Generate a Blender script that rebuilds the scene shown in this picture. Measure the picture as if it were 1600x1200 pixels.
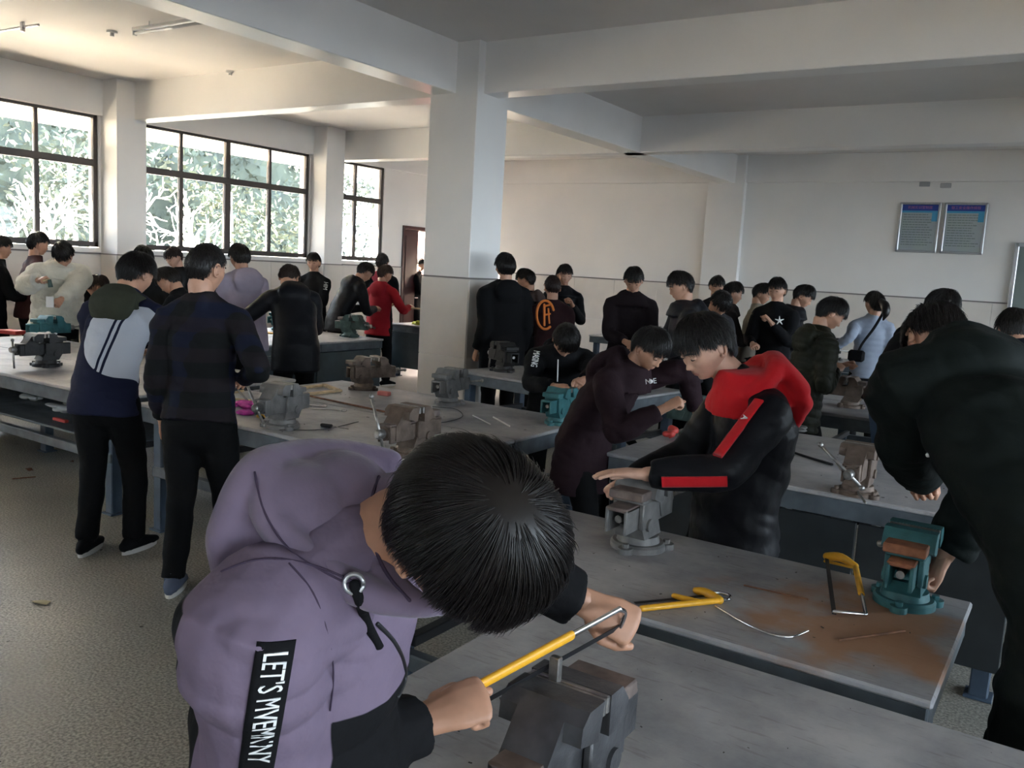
import bpy, math, random
import numpy as np
from mathutils import Vector, Matrix, noise
from math import radians, sin, cos, pi

for _o in list(bpy.data.objects):
    bpy.data.objects.remove(_o, do_unlink=True)
scene = bpy.context.scene
COL = scene.collection
RNG = random.Random(7)
NR = np.random.RandomState(11)

# ------------------------------------------------------------------ camera
CAM_H = 1.72
FPX = 1356.8
def _camrot(yaw, pitch, roll):
    fwd = np.array([sin(yaw) * cos(pitch), cos(yaw) * cos(pitch), sin(pitch)])
    right = np.cross(fwd, [0, 0, 1]); right /= np.linalg.norm(right)
    up = np.cross(right, fwd)
    return (cos(roll) * right + sin(roll) * up, cos(roll) * up - sin(roll) * right, fwd)
C_R, C_U, C_F = _camrot(radians(-33.22), radians(-7.74), radians(3.22))
cam_data = bpy.data.cameras.new('camera')
cam_data.sensor_width = 36.0
cam_data.lens = 36.0 * FPX / 1600.0
cam_data.clip_start = 0.05
cam_data.clip_end = 300
cam = bpy.data.objects.new('camera', cam_data)
COL.objects.link(cam)
m = Matrix.Identity(4)
for i in range(3):
    m[i][0] = C_R[i]; m[i][1] = C_U[i]; m[i][2] = -C_F[i]
m[0][3], m[1][3], m[2][3] = 0, 0, CAM_H
cam.matrix_world = m
scene.camera = cam
CAMP = np.array([0, 0, CAM_H])
def ray(x, y):
    return C_R * (x - 800) / FPX - C_U * (y - 600) / FPX + C_F
def on_z(x, y, z):
    d = ray(x, y); return CAMP + d * (z - CAM_H) / d[2]
def on_y(x, y, Y):
    d = ray(x, y); return CAMP + d * Y / d[1]
def on_x(x, y, X):
    d = ray(x, y); return CAMP + d * X / d[0]
def at_depth(x, y, D):
    return CAMP + ray(x, y) * D

# ------------------------------------------------------------------ light
SUN_DIR = Vector((0.48, 0.80, -0.33))
world = bpy.data.worlds.new('world')
scene.world = world
world.use_nodes = True
nt = world.node_tree
bg = nt.nodes['Background']
grad = nt.nodes.new('ShaderNodeValToRGB')
tc = nt.nodes.new('ShaderNodeTexCoord')
sep = nt.nodes.new('ShaderNodeSeparateXYZ')
mr = nt.nodes.new('ShaderNodeMapRange')
nt.links.new(tc.outputs['Generated'], sep.inputs[0])
nt.links.new(sep.outputs['Z'], mr.inputs['Value'])
mr.inputs['From Min'].default_value = -0.1
mr.inputs['From Max'].default_value = 1.0
nt.links.new(mr.outputs['Result'], grad.inputs['Fac'])
grad.color_ramp.elements[0].color = (0.80, 0.89, 1.0, 1)
grad.color_ramp.elements[1].color = (0.60, 0.74, 1.0, 1)
nt.links.new(grad.outputs['Color'], bg.inputs['Color'])
bg.inputs['Strength'].default_value = 3.8
sun_d = bpy.data.lights.new('sun', 'SUN')
sun_d.energy = 55.0
sun_d.angle = radians(1.2)
sun_d.color = (1.0, 0.87, 0.72)
sun = bpy.data.objects.new('sun', sun_d)
COL.objects.link(sun)
sun.rotation_euler = SUN_DIR.to_track_quat('-Z', 'Y').to_euler()
sun.location = (-30, -30, 30)
def portal(name, loc, rot, sx, sy):
    l = bpy.data.lights.new(name, 'AREA'); l.shape = 'RECTANGLE'; l.size = sx; l.size_y = sy
    l.cycles.is_portal = True
    o = bpy.data.objects.new(name, l); COL.objects.link(o); o.location = loc; o.rotation_euler = rot
for (y0, y1) in ((-5.6, -2.6), (-2.3, 0.7), (3.48, 6.62), (7.08, 10.29), (10.7, 12.11)):
    portal('daylight_portal', (-11.1, (y0 + y1) / 2, 2.5), (0, radians(-90), 0), 1.7, y1 - y0)
for (y0, y1) in ((-4.6, -1.4), (-1.0, 2.6), (3.2, 6.6), (7.1, 10.4), (11.0, 14.2)):
    portal('daylight_portal', (5.9, (y0 + y1) / 2, 1.9), (0, radians(90), 0), 1.6, y1 - y0)
for (x0, x1) in ((-1.0, .7),):  # portal for the added fill window in the front wall
    portal('daylight_portal', ((x0 + x1) / 2, -6.1, 1.65), (radians(90), 0, 0), x1 - x0, 1.1)
scene.view_settings.view_transform = 'Standard'
scene.view_settings.look = 'None'
scene.view_settings.exposure = 2.72
scene.view_settings.gamma = 1.0
scene.view_settings.use_curve_mapping = False
cy = scene.cycles
cy.use_denoising = True
cy.max_bounces = 7
cy.diffuse_bounces = 5
cy.glossy_bounces = 3
cy.transmission_bounces = 4
cy.transparent_max_bounces = 12
cy.caustics_reflective = False
cy.caustics_refractive = False
cy.sample_clamp_indirect = 6.0

# ------------------------------------------------------------------ materials
_M = {}
def srgb(r, g, b):
    f = lambda c: (c / 255 / 12.92) if c / 255 <= 0.04045 else ((c / 255 + 0.055) / 1.055) ** 2.4
    return (f(r), f(g), f(b))
def mat(name, col, rough=0.6, metal=0.0, var=0.0, vscale=8.0, bump=0.0, bscale=60.0, col2=None, spec=0.5,
        detail=4.0, emit=None, sheen=0.0, thresh=None):
    if name in _M:
        return _M[name]
    mt = bpy.data.materials.new(name); mt.use_nodes = True
    n = mt.node_tree.nodes; l = mt.node_tree.links
    b = n['Principled BSDF']
    b.inputs['Base Color'].default_value = (*col, 1)
    b.inputs['Roughness'].default_value = rough
    b.inputs['Metallic'].default_value = metal
    b.inputs['Specular IOR Level'].default_value = spec
    if sheen: b.inputs['Sheen Weight'].default_value = sheen
    tcn = n.new('ShaderNodeTexCoord')
    if var > 0 or col2 is not None:
        t = n.new('ShaderNodeTexNoise'); t.inputs['Scale'].default_value = vscale; t.inputs['Detail'].default_value = detail
        l.new(tcn.outputs['Object'], t.inputs['Vector'])
        r = n.new('ShaderNodeValToRGB')
        lo, hi = thresh if thresh else (0.3, 0.7)
        r.color_ramp.elements[0].position = lo; r.color_ramp.elements[1].position = hi
        if col2 is None:
            r.color_ramp.elements[0].color = (*[max(0, c * (1 - var)) for c in col], 1)
            r.color_ramp.elements[1].color = (*[min(1, c * (1 + var)) for c in col], 1)
        else:
            r.color_ramp.elements[0].color = (*col, 1); r.color_ramp.elements[1].color = (*col2, 1)
        l.new(t.outputs['Fac'], r.inputs['Fac']); l.new(r.outputs['Color'], b.inputs['Base Color'])
    if bump > 0:
        t2 = n.new('ShaderNodeTexNoise'); t2.inputs['Scale'].default_value = bscale; t2.inputs['Detail'].default_value = 3
        l.new(tcn.outputs['Object'], t2.inputs['Vector'])
        bp = n.new('ShaderNodeBump'); bp.inputs['Strength'].default_value = bump; bp.inputs['Distance'].default_value = 0.01
        l.new(t2.outputs['Fac'], bp.inputs['Height']); l.new(bp.outputs['Normal'], b.inputs['Normal'])
    if emit:
        b.inputs['Emission Color'].default_value = (*emit[0], 1); b.inputs['Emission Strength'].default_value = emit[1]
    _M[name] = mt
    return mt

def wall_mat():
    mt = mat('wall_gloss_paint', (0.84, 0.82, 0.80), rough=0.32, var=0.03, vscale=1.2, bump=0.10, bscale=2.5, spec=0.5)
    return mt
M_WALL = wall_mat()
M_CEIL = mat('ceiling_paint', (0.78, 0.75, 0.73), rough=0.75, var=0.05, vscale=0.8)
M_BEAM = mat('beam_paint', (0.84, 0.82, 0.80), rough=0.33, var=0.03, vscale=1.5, bump=0.08, bscale=2.0)
M_TILE = mat('wall_tile', (0.74, 0.69, 0.64), rough=0.28, var=0.06, vscale=3.0, bump=0.03, bscale=4)
M_TRIM = mat('trim_line', (0.22, 0.20, 0.19), rough=0.5)
M_FRAME = mat('window_frame_bronze', (0.075, 0.06, 0.055), rough=0.4, metal=0.2)
M_DOOR = mat('door_maroon', (0.05, 0.012, 0.012), rough=0.35)
M_BLACKM = mat('dark_steel', (0.018, 0.018, 0.02), rough=0.5, metal=0.3, var=0.3)
M_STEEL = mat('bench_steel', (0.085, 0.10, 0.115), rough=0.45, metal=0.25, var=0.35, vscale=9)
M_STEELB = mat('bench_steel_blue', (0.05, 0.075, 0.11), rough=0.45, metal=0.2, var=0.3, vscale=6)
M_LGREY = mat('light_metal', (0.45, 0.46, 0.48), rough=0.3, metal=0.8)
M_CHROME = mat('bright_steel', (0.75, 0.76, 0.78), rough=0.18, metal=1.0)
M_YEL = mat('yellow_paint', (0.72, 0.36, 0.02), rough=0.42, var=0.12, vscale=30)
M_RUST = mat('rusty_steel', (0.16, 0.07, 0.035), rough=0.8, var=0.4, vscale=30)
M_WOOD = mat('pale_wood', (0.55, 0.42, 0.24), rough=0.6, var=0.2, vscale=20)
M_WHITE = mat('white_plastic', (0.75, 0.75, 0.75), rough=0.4)
M_PAPER = mat('paper', (0.7, 0.7, 0.68), rough=0.8)
M_PINK = mat('pink_cloth', (0.55, 0.05, 0.35), rough=0.8, var=0.4, vscale=30)
M_RED = mat('red_plastic', (0.55, 0.05, 0.04), rough=0.5)
M_BROWN = mat('brown_cloth', (0.06, 0.035, 0.025), rough=0.9, var=0.3, vscale=10, bump=0.3, bscale=20)

def glass_mat():
    mt = bpy.data.materials.new('window_glass'); mt.use_nodes = True
    n = mt.node_tree.nodes; l = mt.node_tree.links; n.clear()
    o = n.new('ShaderNodeOutputMaterial'); mx = n.new('ShaderNodeMixShader')
    tr = n.new('ShaderNodeBsdfTransparent'); gl = n.new('ShaderNodeBsdfGlossy'); fr = n.new('ShaderNodeFresnel')
    tr.inputs['Color'].default_value = (0.95, 0.97, 0.96, 1); gl.inputs['Roughness'].default_value = 0.03
    fr.inputs['IOR'].default_value = 1.3
    l.new(fr.outputs[0], mx.inputs[0]); l.new(tr.outputs[0], mx.inputs[1]); l.new(gl.outputs[0], mx.inputs[2]); l.new(mx.outputs[0], o.inputs[0])
    return mt
M_GLASS = glass_mat()

def bench_mat():
    mt = bpy.data.materials.new('bench_top'); mt.use_nodes = True
    n = mt.node_tree.nodes; l = mt.node_tree.links; b = n['Principled BSDF']
    g = n.new('ShaderNodeNewGeometry')
    mp = n.new('ShaderNodeMapping'); l.new(g.outputs['Position'], mp.inputs['Vector'])
    t = n.new('ShaderNodeTexNoise'); t.inputs['Scale'].default_value = 3.0; t.inputs['Detail'].default_value = 8; t.inputs['Roughness'].default_value = 0.65
    l.new(mp.outputs[0], t.inputs['Vector'])
    r = n.new('ShaderNodeValToRGB')
    r.color_ramp.elements[0].position = 0.32; r.color_ramp.elements[0].color = (0.20, 0.20, 0.215, 1)
    r.color_ramp.elements[1].position = 0.68; r.color_ramp.elements[1].color = (0.44, 0.43, 0.43, 1)
    l.new(t.outputs['Fac'], r.inputs['Fac'])
    # dusty patches and scratches
    mp2 = n.new('ShaderNodeMapping'); mp2.inputs['Scale'].default_value = (2, 14, 2); mp2.inputs['Rotation'].default_value = (0, 0, 0.5)
    l.new(g.outputs['Position'], mp2.inputs['Vector'])
    t3 = n.new('ShaderNodeTexNoise'); t3.inputs['Scale'].default_value = 6; t3.inputs['Detail'].default_value = 6
    l.new(mp2.outputs[0], t3.inputs['Vector'])
    r3 = n.new('ShaderNodeValToRGB'); r3.color_ramp.elements[0].position = 0.60; r3.color_ramp.elements[1].position = 0.66
    r3.color_ramp.elements[0].color = (0, 0, 0, 1); r3.color_ramp.elements[1].color = (1, 1, 1, 1)
    l.new(t3.outputs['Fac'], r3.inputs['Fac'])
    m1 = n.new('ShaderNodeMix'); m1.data_type = 'RGBA'; m1.blend_type = 'MULTIPLY'; m1.inputs[7].default_value = (0.72, 0.68, 0.66, 1)
    mu = n.new('ShaderNodeMath'); mu.operation = 'MULTIPLY'; mu.inputs[1].default_value = 0.6
    l.new(r3.outputs['Color'], mu.inputs[0]); l.new(mu.outputs[0], m1.inputs[0]); l.new(r.outputs['Color'], m1.inputs[6])
    # rust stain at the right end of the second bench
    vm = n.new('ShaderNodeVectorMath'); vm.operation = 'DISTANCE'; vm.inputs[1].default_value = (-0.42, 2.50, 0.78)
    nv = n.new('ShaderNodeTexNoise'); nv.inputs['Scale'].default_value = 5; nv.inputs['Detail'].default_value = 6
    l.new(g.outputs['Position'], nv.inputs['Vector'])
    l.new(g.outputs['Position'], vm.inputs[0])
    md = n.new('ShaderNodeMath'); md.operation = 'MULTIPLY_ADD'; md.inputs[1].default_value = 0.9
    l.new(nv.outputs['Fac'], md.inputs[0]); l.new(vm.outputs['Value'], md.inputs[2])
    rr = n.new('ShaderNodeMapRange'); rr.inputs['From Min'].default_value = 0.62; rr.inputs['From Max'].default_value = 0.80
    rr.inputs['To Min'].default_value = 0.75; rr.inputs['To Max'].default_value = 0.0
    l.new(md.outputs[0], rr.inputs['Value'])
    m2 = n.new('ShaderNodeMix'); m2.data_type = 'RGBA'; m2.inputs[7].default_value = (0.34, 0.15, 0.05, 1)
    l.new(rr.outputs['Result'], m2.inputs[0]); l.new(m1.outputs[2], m2.inputs[6])
    l.new(m2.outputs[2], b.inputs['Base Color'])
    b.inputs['Roughness'].default_value = 0.5
    b.inputs['Specular IOR Level'].default_value = 0.35
    bp = n.new('ShaderNodeBump'); bp.inputs['Strength'].default_value = 0.15; bp.inputs['Distance'].default_value = 0.01
    l.new(t.outputs['Fac'], bp.inputs['Height']); l.new(bp.outputs['Normal'], b.inputs['Normal'])
    return mt
M_TOP = bench_mat()

def floor_mat():
    mt = bpy.data.materials.new('terrazzo_floor'); mt.use_nodes = True
    n = mt.node_tree.nodes; l = mt.node_tree.links; b = n['Principled BSDF']
    g = n.new('ShaderNodeNewGeometry')
    t = n.new('ShaderNodeTexNoise'); t.inputs['Scale'].default_value = 90; t.inputs['Detail'].default_value = 3
    l.new(g.outputs['Position'], t.inputs['Vector'])
    r = n.new('ShaderNodeValToRGB')
    r.color_ramp.elements[0].position = 0.36; r.color_ramp.elements[0].color = (0.14, 0.14, 0.125, 1)
    r.color_ramp.elements[1].position = 0.66; r.color_ramp.elements[1].color = (0.41, 0.40, 0.36, 1)
    l.new(t.outputs['Fac'], r.inputs['Fac'])
    t2 = n.new('ShaderNodeTexNoise'); t2.inputs['Scale'].default_value = 1.1; t2.inputs['Detail'].default_value = 5
    l.new(g.outputs['Position'], t2.inputs['Vector'])
    r2 = n.new('ShaderNodeValToRGB')
    r2.color_ramp.elements[0].position = 0.35; r2.color_ramp.elements[0].color = (0.75, 0.74, 0.72, 1)
    r2.color_ramp.elements[1].position = 0.7; r2.color_ramp.elements[1].color = (1.15, 1.08, 1.03, 1)
    l.new(t2.outputs['Fac'], r2.inputs['Fac'])
    m1 = n.new('ShaderNodeMix'); m1.data_type = 'RGBA'; m1.blend_type = 'MULTIPLY'; m1.inputs[0].default_value = 1
    l.new(r.outputs['Color'], m1.inputs[6]); l.new(r2.outputs['Color'], m1.inputs[7])
    l.new(m1.outputs[2], b.inputs['Base Color'])
    b.inputs['Roughness'].default_value = 0.48
    return mt
M_FLOOR = floor_mat()

# ------------------------------------------------------------------ mesh helpers
class MB:
    """collects shapes, builds ONE mesh object"""
    def __init__(s):
        s.v = []; s.f = []; s.mi = []; s.n = 0; s.mat = 0
    def add(s, vs, fs, mi=None):
        vs = np.asarray(vs, float).reshape(-1, 3)
        s.v.append(vs)
        k = s.n
        for f in fs: s.f.append(tuple(i + k for i in f))
        s.mi += [s.mat if mi is None else mi] * len(fs)
        s.n += len(vs)
        return s
    def box(s, c, size, b=0.0, rot=None, mi=None):
        hx, hy, hz = [q / 2 for q in size]
        b = min(b, hx * .9, hy * .9, hz * .9)
        if b <= 0:
            vs = [(x, y, z) for x in (-hx, hx) for y in (-hy, hy) for z in (-hz, hz)]
            fs = [(0, 1, 3, 2), (4, 6, 7, 5), (0, 4, 5, 1), (2, 3, 7, 6), (0, 2, 6, 4), (1, 5, 7, 3)]
        else:
            vs = []; idx = {}
            for sx in (-1, 1):
                for sy in (-1, 1):
                    for sz in (-1, 1):
                        for a, q in enumerate(((hx, hy - b, hz - b), (hx - b, hy, hz - b), (hx - b, hy - b, hz))):
                            idx[(sx, sy, sz, a)] = len(vs); vs.append((sx * q[0], sy * q[1], sz * q[2]))
            I = lambda x, y, z, a: idx[(x, y, z, a)]
            fs = []
            for s1 in (-1, 1):
                q = [I(s1, -1, -1, 0), I(s1, 1, -1, 0), I(s1, 1, 1, 0), I(s1, -1, 1, 0)]; fs.append(q if s1 > 0 else q[::-1])
                q = [I(-1, s1, -1, 1), I(1, s1, -1, 1), I(1, s1, 1, 1), I(-1, s1, 1, 1)]; fs.append(q[::-1] if s1 > 0 else q)
                q = [I(-1, -1, s1, 2), I(1, -1, s1, 2), I(1, 1, s1, 2), I(-1, 1, s1, 2)]; fs.append(q if s1 > 0 else q[::-1])
            for s1 in (-1, 1):
                for s2 in (-1, 1):
                    q = [I(s1, s2, -1, 0), I(s1, s2, 1, 0), I(s1, s2, 1, 1), I(s1, s2, -1, 1)]; fs.append(q if s1 * s2 < 0 else q[::-1])
                    q = [I(s1, -1, s2, 0), I(s1, 1, s2, 0), I(s1, 1, s2, 2), I(s1, -1, s2, 2)]; fs.append(q if s1 * s2 > 0 else q[::-1])
                    q = [I(-1, s1, s2, 1), I(1, s1, s2, 1), I(1, s1, s2, 2), I(-1, s1, s2, 2)]; fs.append(q if s1 * s2 < 0 else q[::-1])
            for sx in (-1, 1):
                for sy in (-1, 1):
                    for sz in (-1, 1):
                        q = [I(sx, sy, sz, 0), I(sx, sy, sz, 1), I(sx, sy, sz, 2)]; fs.append(q if sx * sy * sz > 0 else q[::-1])
        vs = np.array(vs)
        if rot is not None: vs = vs @ np.array(rot).T
        return s.add(vs + np.array(c), fs, mi)
    def box2(s, p, q, b=0.0, mi=None):
        p = np.array(p, float); q = np.array(q, float)
        return s.box((p + q) / 2, np.abs(q - p), b, None, mi)
    def tube(s, pts, rs, n=12, side=None, rd=None, cap=True, mi=None, round_ends=False):
        """loft; rs radius along 'side', rd radius along the other axis"""
        pts = np.asarray(pts, float); m_ = len(pts)
        rs = np.broadcast_to(np.asarray(rs, float), (m_,)).copy()
        rd = rs.copy() if rd is None else np.broadcast_to(np.asarray(rd, float), (m_,)).copy()
        T = np.gradient(pts, axis=0); T /= np.linalg.norm(T, axis=1, keepdims=True) + 1e-12
        if round_ends:
            k = 3
            def ext(p, t, a, b_, sg):
                o = []
                for j in range(1, k + 1):
                    an = j / (k + 0.3) * pi / 2
                    o.append((p + t * sg * min(a, b_) * sin(an), a * cos(an), b_ * cos(an)))
                return o
            e0 = ext(pts[0], T[0], rs[0], rd[0], -1)[::-1]; e1 = ext(pts[-1], T[-1], rs[-1], rd[-1], 1)
            pts = np.array([e[0] for e in e0] + list(pts) + [e[0] for e in e1])
            rs = np.array([e[1] for e in e0] + list(rs) + [e[1] for e in e1]); rd = np.array([e[2] for e in e0] + list(rd) + [e[2] for e in e1])
            T = np.vstack([np.repeat(T[:1], k, 0), T, np.repeat(T[-1:], k, 0)]); m_ = len(pts)
        ref = np.array(side, float) if side is not None else (np.array([1., 0, 0]) if abs(T[0][0]) < .9 else np.array([0, 1., 0]))
        a = np.arange(n) / n * 2 * pi
        vs = []
        u = ref - T[0] * np.dot(ref, T[0]); u /= np.linalg.norm(u) + 1e-12
        for i in range(m_):
            if side is not None: u2 = ref - T[i] * np.dot(ref, T[i])
            else: u2 = u - T[i] * np.dot(u, T[i])
            nn = np.linalg.norm(u2)
            if nn > 1e-6: u = u2 / nn
            w = np.cross(T[i], u)
            vs.append(pts[i] + np.outer(np.cos(a), u) * rs[i] + np.outer(np.sin(a), w) * rd[i])
        vs = np.vstack(vs); fs = []
        for i in range(m_ - 1):
            for j in range(n):
                k2 = (j + 1) % n
                fs.append((i * n + j, i * n + k2, (i + 1) * n + k2, (i + 1) * n + j))
        if cap:
            c0 = len(vs); vs = np.vstack([vs, pts[0], pts[-1]])
            for j in range(n):
                k2 = (j + 1) % n
                fs.append((c0, k2, j)); fs.append((c0 + 1, (m_ - 1) * n + j, (m_ - 1) * n + k2))
        return s.add(vs, fs, mi)
    def cyl(s, p0, p1, r, n=16, r1=None, mi=None):
        return s.tube([p0, p1], [r, r if r1 is None else r1], n=n, mi=mi)
    def ell(s, c, r, rot=None, n=12, m_=8, mi=None):
        vs = [(0, 0, -1)]
        for i in range(1, m_):
            ph = -pi / 2 + pi * i / m_
            for j in range(n):
                a = 2 * pi * j / n; vs.append((cos(ph) * cos(a), cos(ph) * sin(a), sin(ph)))
        vs.append((0, 0, 1)); vs = np.array(vs) * np.array(r)
        fs = []
        for j in range(n):
            k2 = (j + 1) % n
            fs.append((0, 1 + k2, 1 + j))
            for i in range(m_ - 2):
                a0 = 1 + i * n; fs.append((a0 + j, a0 + k2, a0 + n + k2, a0 + n + j))
            fs.append((len(vs) - 1, 1 + (m_ - 2) * n + j, 1 + (m_ - 2) * n + k2))
        if rot is not None: vs = vs @ np.array(rot).T
        return s.add(vs + np.array(c), fs, mi)
    def prism(s, poly, axis, a, b, mi=None):
        """poly in the two other axes (cyclic order), extruded along axis from a to b"""
        n = len(poly); o = [(axis + 1) % 3, (axis + 2) % 3]
        ar = sum(poly[i][0] * poly[(i + 1) % n][1] - poly[(i + 1) % n][0] * poly[i][1] for i in range(n))
        if ar < 0: poly = poly[::-1]
        lo, hi = min(a, b), max(a, b)
        vs = np.zeros((2 * n, 3))
        for i, (p, q) in enumerate(poly):
            for k, e in ((0, lo), (n, hi)): vs[i + k][axis] = e; vs[i + k][o[0]] = p; vs[i + k][o[1]] = q
        fs = [tuple(range(n))[::-1], tuple(range(n, 2 * n))] + [(i, (i + 1) % n, (i + 1) % n + n, i + n) for i in range(n)]
        return s.add(vs, fs, mi)
    def mesh(s, name, mats, smooth=False, offset=(0, 0, 0)):
        me = bpy.data.meshes.new(name)
        vs = np.vstack(s.v) - np.array(offset)
        me.from_pydata(vs.tolist(), [], s.f)
        for mm in (mats if isinstance(mats, (list, tuple)) else [mats]): me.materials.append(mm)
        if any(s.mi): me.polygons.foreach_set('material_index', s.mi)
        if smooth: me.polygons.foreach_set('use_smooth', [True] * len(me.polygons))
        me.update(); return me
    def build(s, name, mats, parent=None, smooth=False, loc=None, rot=None):
        return link(name, s.mesh(name, mats, smooth), parent, loc, rot)
def link(name, me, parent=None, loc=None, rot=None):
    o = bpy.data.objects.new(name, me); COL.objects.link(o)
    if parent is not None: o.parent = parent
    if loc is not None: o.location = loc
    if rot is not None: o.rotation_euler = rot
    return o
def autosmooth(o, ang=40):
    me = o.data
    me.polygons.foreach_set('use_smooth', [True] * len(me.polygons))
    me.set_sharp_from_angle(angle=radians(ang)); return o
def empty(name, loc=(0, 0, 0), rz=0.0):
    o = bpy.data.objects.new(name, None); COL.objects.link(o); o.location = loc; o.rotation_euler = (0, 0, rz); o.empty_display_size = 0.1
    return o
def tag(o, label=None, cat=None, group=None, kind=None):
    if label: o['label'] = label
    if cat: o['category'] = cat
    if group: o['group'] = group
    if kind: o['kind'] = kind
    return o
def copy_tree(o, parent=None):
    c = o.copy(); COL.objects.link(c)
    if parent is not None: c.parent = parent
    for ch in list(o.children): copy_tree(ch, c)
    return c
def rotz(a):
    return np.array([[cos(a), -sin(a), 0], [sin(a), cos(a), 0], [0, 0, 1]])
def nrm(v):
    v = np.asarray(v, float); return v / (np.linalg.norm(v) + 1e-12)
def spline(pts, k=4):
    """Catmull-Rom resample"""
    P = [np.asarray(p, float) for p in pts]; P = [2 * P[0] - P[1]] + P + [2 * P[-1] - P[-2]]; out = []
    for i in range(1, len(P) - 2):
        for j in range(k):
            t = j / k
            out.append(0.5 * ((2 * P[i]) + (-P[i - 1] + P[i + 1]) * t + (2 * P[i - 1] - 5 * P[i] + 4 * P[i + 1] - P[i + 2]) * t * t + (-P[i - 1] + 3 * P[i] - 3 * P[i + 1] + P[i + 2]) * t ** 3))
    out.append(P[-2]); return np.array(out)
# ------------------------------------------------------------------ room shell
XW, XR, YB, YF, ZC, ZB = -10.95, 5.8, 14.75, -6.0, 3.79, 3.32
def struct(o, label=None):
    o['kind'] = 'structure'
    if label: o['label'] = label
    return o
mb = MB(); mb.box2((XW - .25, YF - .25, -.15), (XR + .25, YB + .25, 0)); struct(mb.build('floor', M_FLOOR))
mb = MB(); mb.box2((XW - .25, YF - .25, ZC), (XR + .25, YB + .25, ZC + .2)); struct(mb.build('ceiling', M_CEIL))
# left (window) wall with openings
WIN = [('window_1', 3.48, 6.62, 4), ('window_2', 7.08, 10.29, 4), ('window_3', 10.70, 12.11, 2), ('window_4', -2.3, .7, 4), ('window_5', -5.6, -2.6, 4)]
ZS, ZT, ZL = 1.66, 2.74, 3.36
mb = MB()
x0, x1 = XW - .22, XW
DY0, DY1, DZ = 12.72, 13.85, 2.30
mb.box2((x0, YF, 0), (x1, DY0, ZS - .01)); mb.box2((x0, DY1, 0), (x1, YB + .2, ZS - .01))
mb.box2((x0, YF, ZL), (x1, YB + .2, ZC))
ys = sorted([(a, b) for _, a, b, _ in WIN])
cur = YF
for a, b in ys:
    mb.box2((x0, cur, ZS - .01), (x1, a, ZL)); cur = b
mb.box2((x0, cur, ZS - .01), (x1, DY0, ZL)); mb.box2((x0, DY1, ZS - .01), (x1, YB + .2, ZL)); mb.box2((x0, DY0, DZ), (x1, DY1, ZL))
struct(mb.build('wall_left', M_WALL))
mb = MB(); mb.box2((XW, YB, 0), (XR + .25, YB + .2, ZC)); wall_back = struct(mb.build('wall_back', M_WALL))
mb = MB(); FILL_FW = [(-1.0, .7)]; mb.box2((XW, YF - .2, 0), (XR + .25, YF, 1.1)); mb.box2((XW, YF - .2, 2.2), (XR + .25, YF, ZC)); cur = XW  # opening behind the camera, added as fill light for the foreground
for a, b in FILL_FW: mb.box2((cur, YF - .2, 1.1), (a, YF, 2.2)); cur = b
mb.box2((cur, YF - .2, 1.1), (XR + .25, YF, 2.2)); struct(mb.build('wall_front', M_WALL))
# right wall with big openings
mb = MB(); RW = [(-4.6, -1.4), (-1.0, 2.6), (3.2, 6.6), (7.1, 10.4), (11.0, 14.2)]
mb.box2((XR, YF, 0), (XR + .2, YB, 1.1)); mb.box2((XR, YF, 2.7), (XR + .2, YB, ZC)); cur = YF
for a, b in RW: mb.box2((XR, cur, 1.1), (XR + .2, a, 2.7)); cur = b
mb.box2((XR, cur, 1.1), (XR + .2, YB, 2.7)); struct(mb.build('wall_right', M_WALL))

def window(name, y0, y1, npan, x, zs, zt, zl):
    root = empty(name, (x, (y0 + y1) / 2, zs)); struct(root)
    w = (y1 - y0); t = .055
    L = lambda p, q: ((p[0], p[1] - (y0 + y1) / 2, p[2] - zs), (q[0], q[1] - (y0 + y1) / 2, q[2] - zs))
    fr = MB()
    for a, b in (((-.035, y0, zs), (.035, y1, zs + .07)), ((-.035, y0, zl - t), (.035, y1, zl)), ((-.035, y0, zs), (.035, y0 + t, zl)), ((-.035, y1 - t, zs), (.035, y1, zl))):
        fr.box2(*L(a, b), b=.006)
    fr.build('window_frame', M_FRAME, root)
    tr = MB(); tr.box2(*L((-.04, y0 + t, zt - .045), (.04, y1 - t, zt + .045)), b=.006); tr.build('transom', M_FRAME, root)
    pw = w / npan
    for i in range(1, npan):
        y = y0 + pw * i; h = .05 if (i == npan // 2 and npan > 2) else .028
        mm = MB(); mm.box2(*L((-.035, y - h, zs + .07), (.035, y + h, zt - .045)), b=.005); mm.build('mullion', M_FRAME, root)
        mm = MB(); mm.box2(*L((-.035, y - h * .8, zt + .045), (.035, y + h * .8, zl - t)), b=.005); mm.build('mullion', M_FRAME, root)
        if i % 2 == 1:
            hd = MB(); hd.box2(*L((.035, y - .012, zs + .45), (.06, y + .012, zs + .58)), b=.004); hd.box2(*L((.05, y - .01, zs + .50), (.08, y + .03, zs + .52)), b=.004)
            hd.build('window_latch', M_FRAME, root)
    for i in range(npan):
        for a, b in ((zs + .07, zt - .045), (zt + .045, zl - t)):
            g = MB(); g.box2(*L((-.004, y0 + pw * i + .03, a), (.004, y0 + pw * (i + 1) - .03, b))); g.build('pane', M_GLASS, root)
for nme, a, b, k in WIN: window(nme, a, b, k, -11.0, ZS, ZT, ZL)
for i, (a, b) in enumerate(RW): window('window_%d' % (i + 6), a, b, 4, XR + .1, 1.1, 2.2, 2.7)
for i, (a, b) in enumerate(FILL_FW):  # unseen window, put in only to brighten the foreground
    window('window_%d' % (i + 20), a, b, 4, 0, 1.1, 1.75, 2.2); wo = bpy.data.objects['window_%d' % (i + 20)]; wo.rotation_euler = (0, 0, radians(90)); wo.location = ((a + b) / 2, YF - .1, 1.1)
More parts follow.
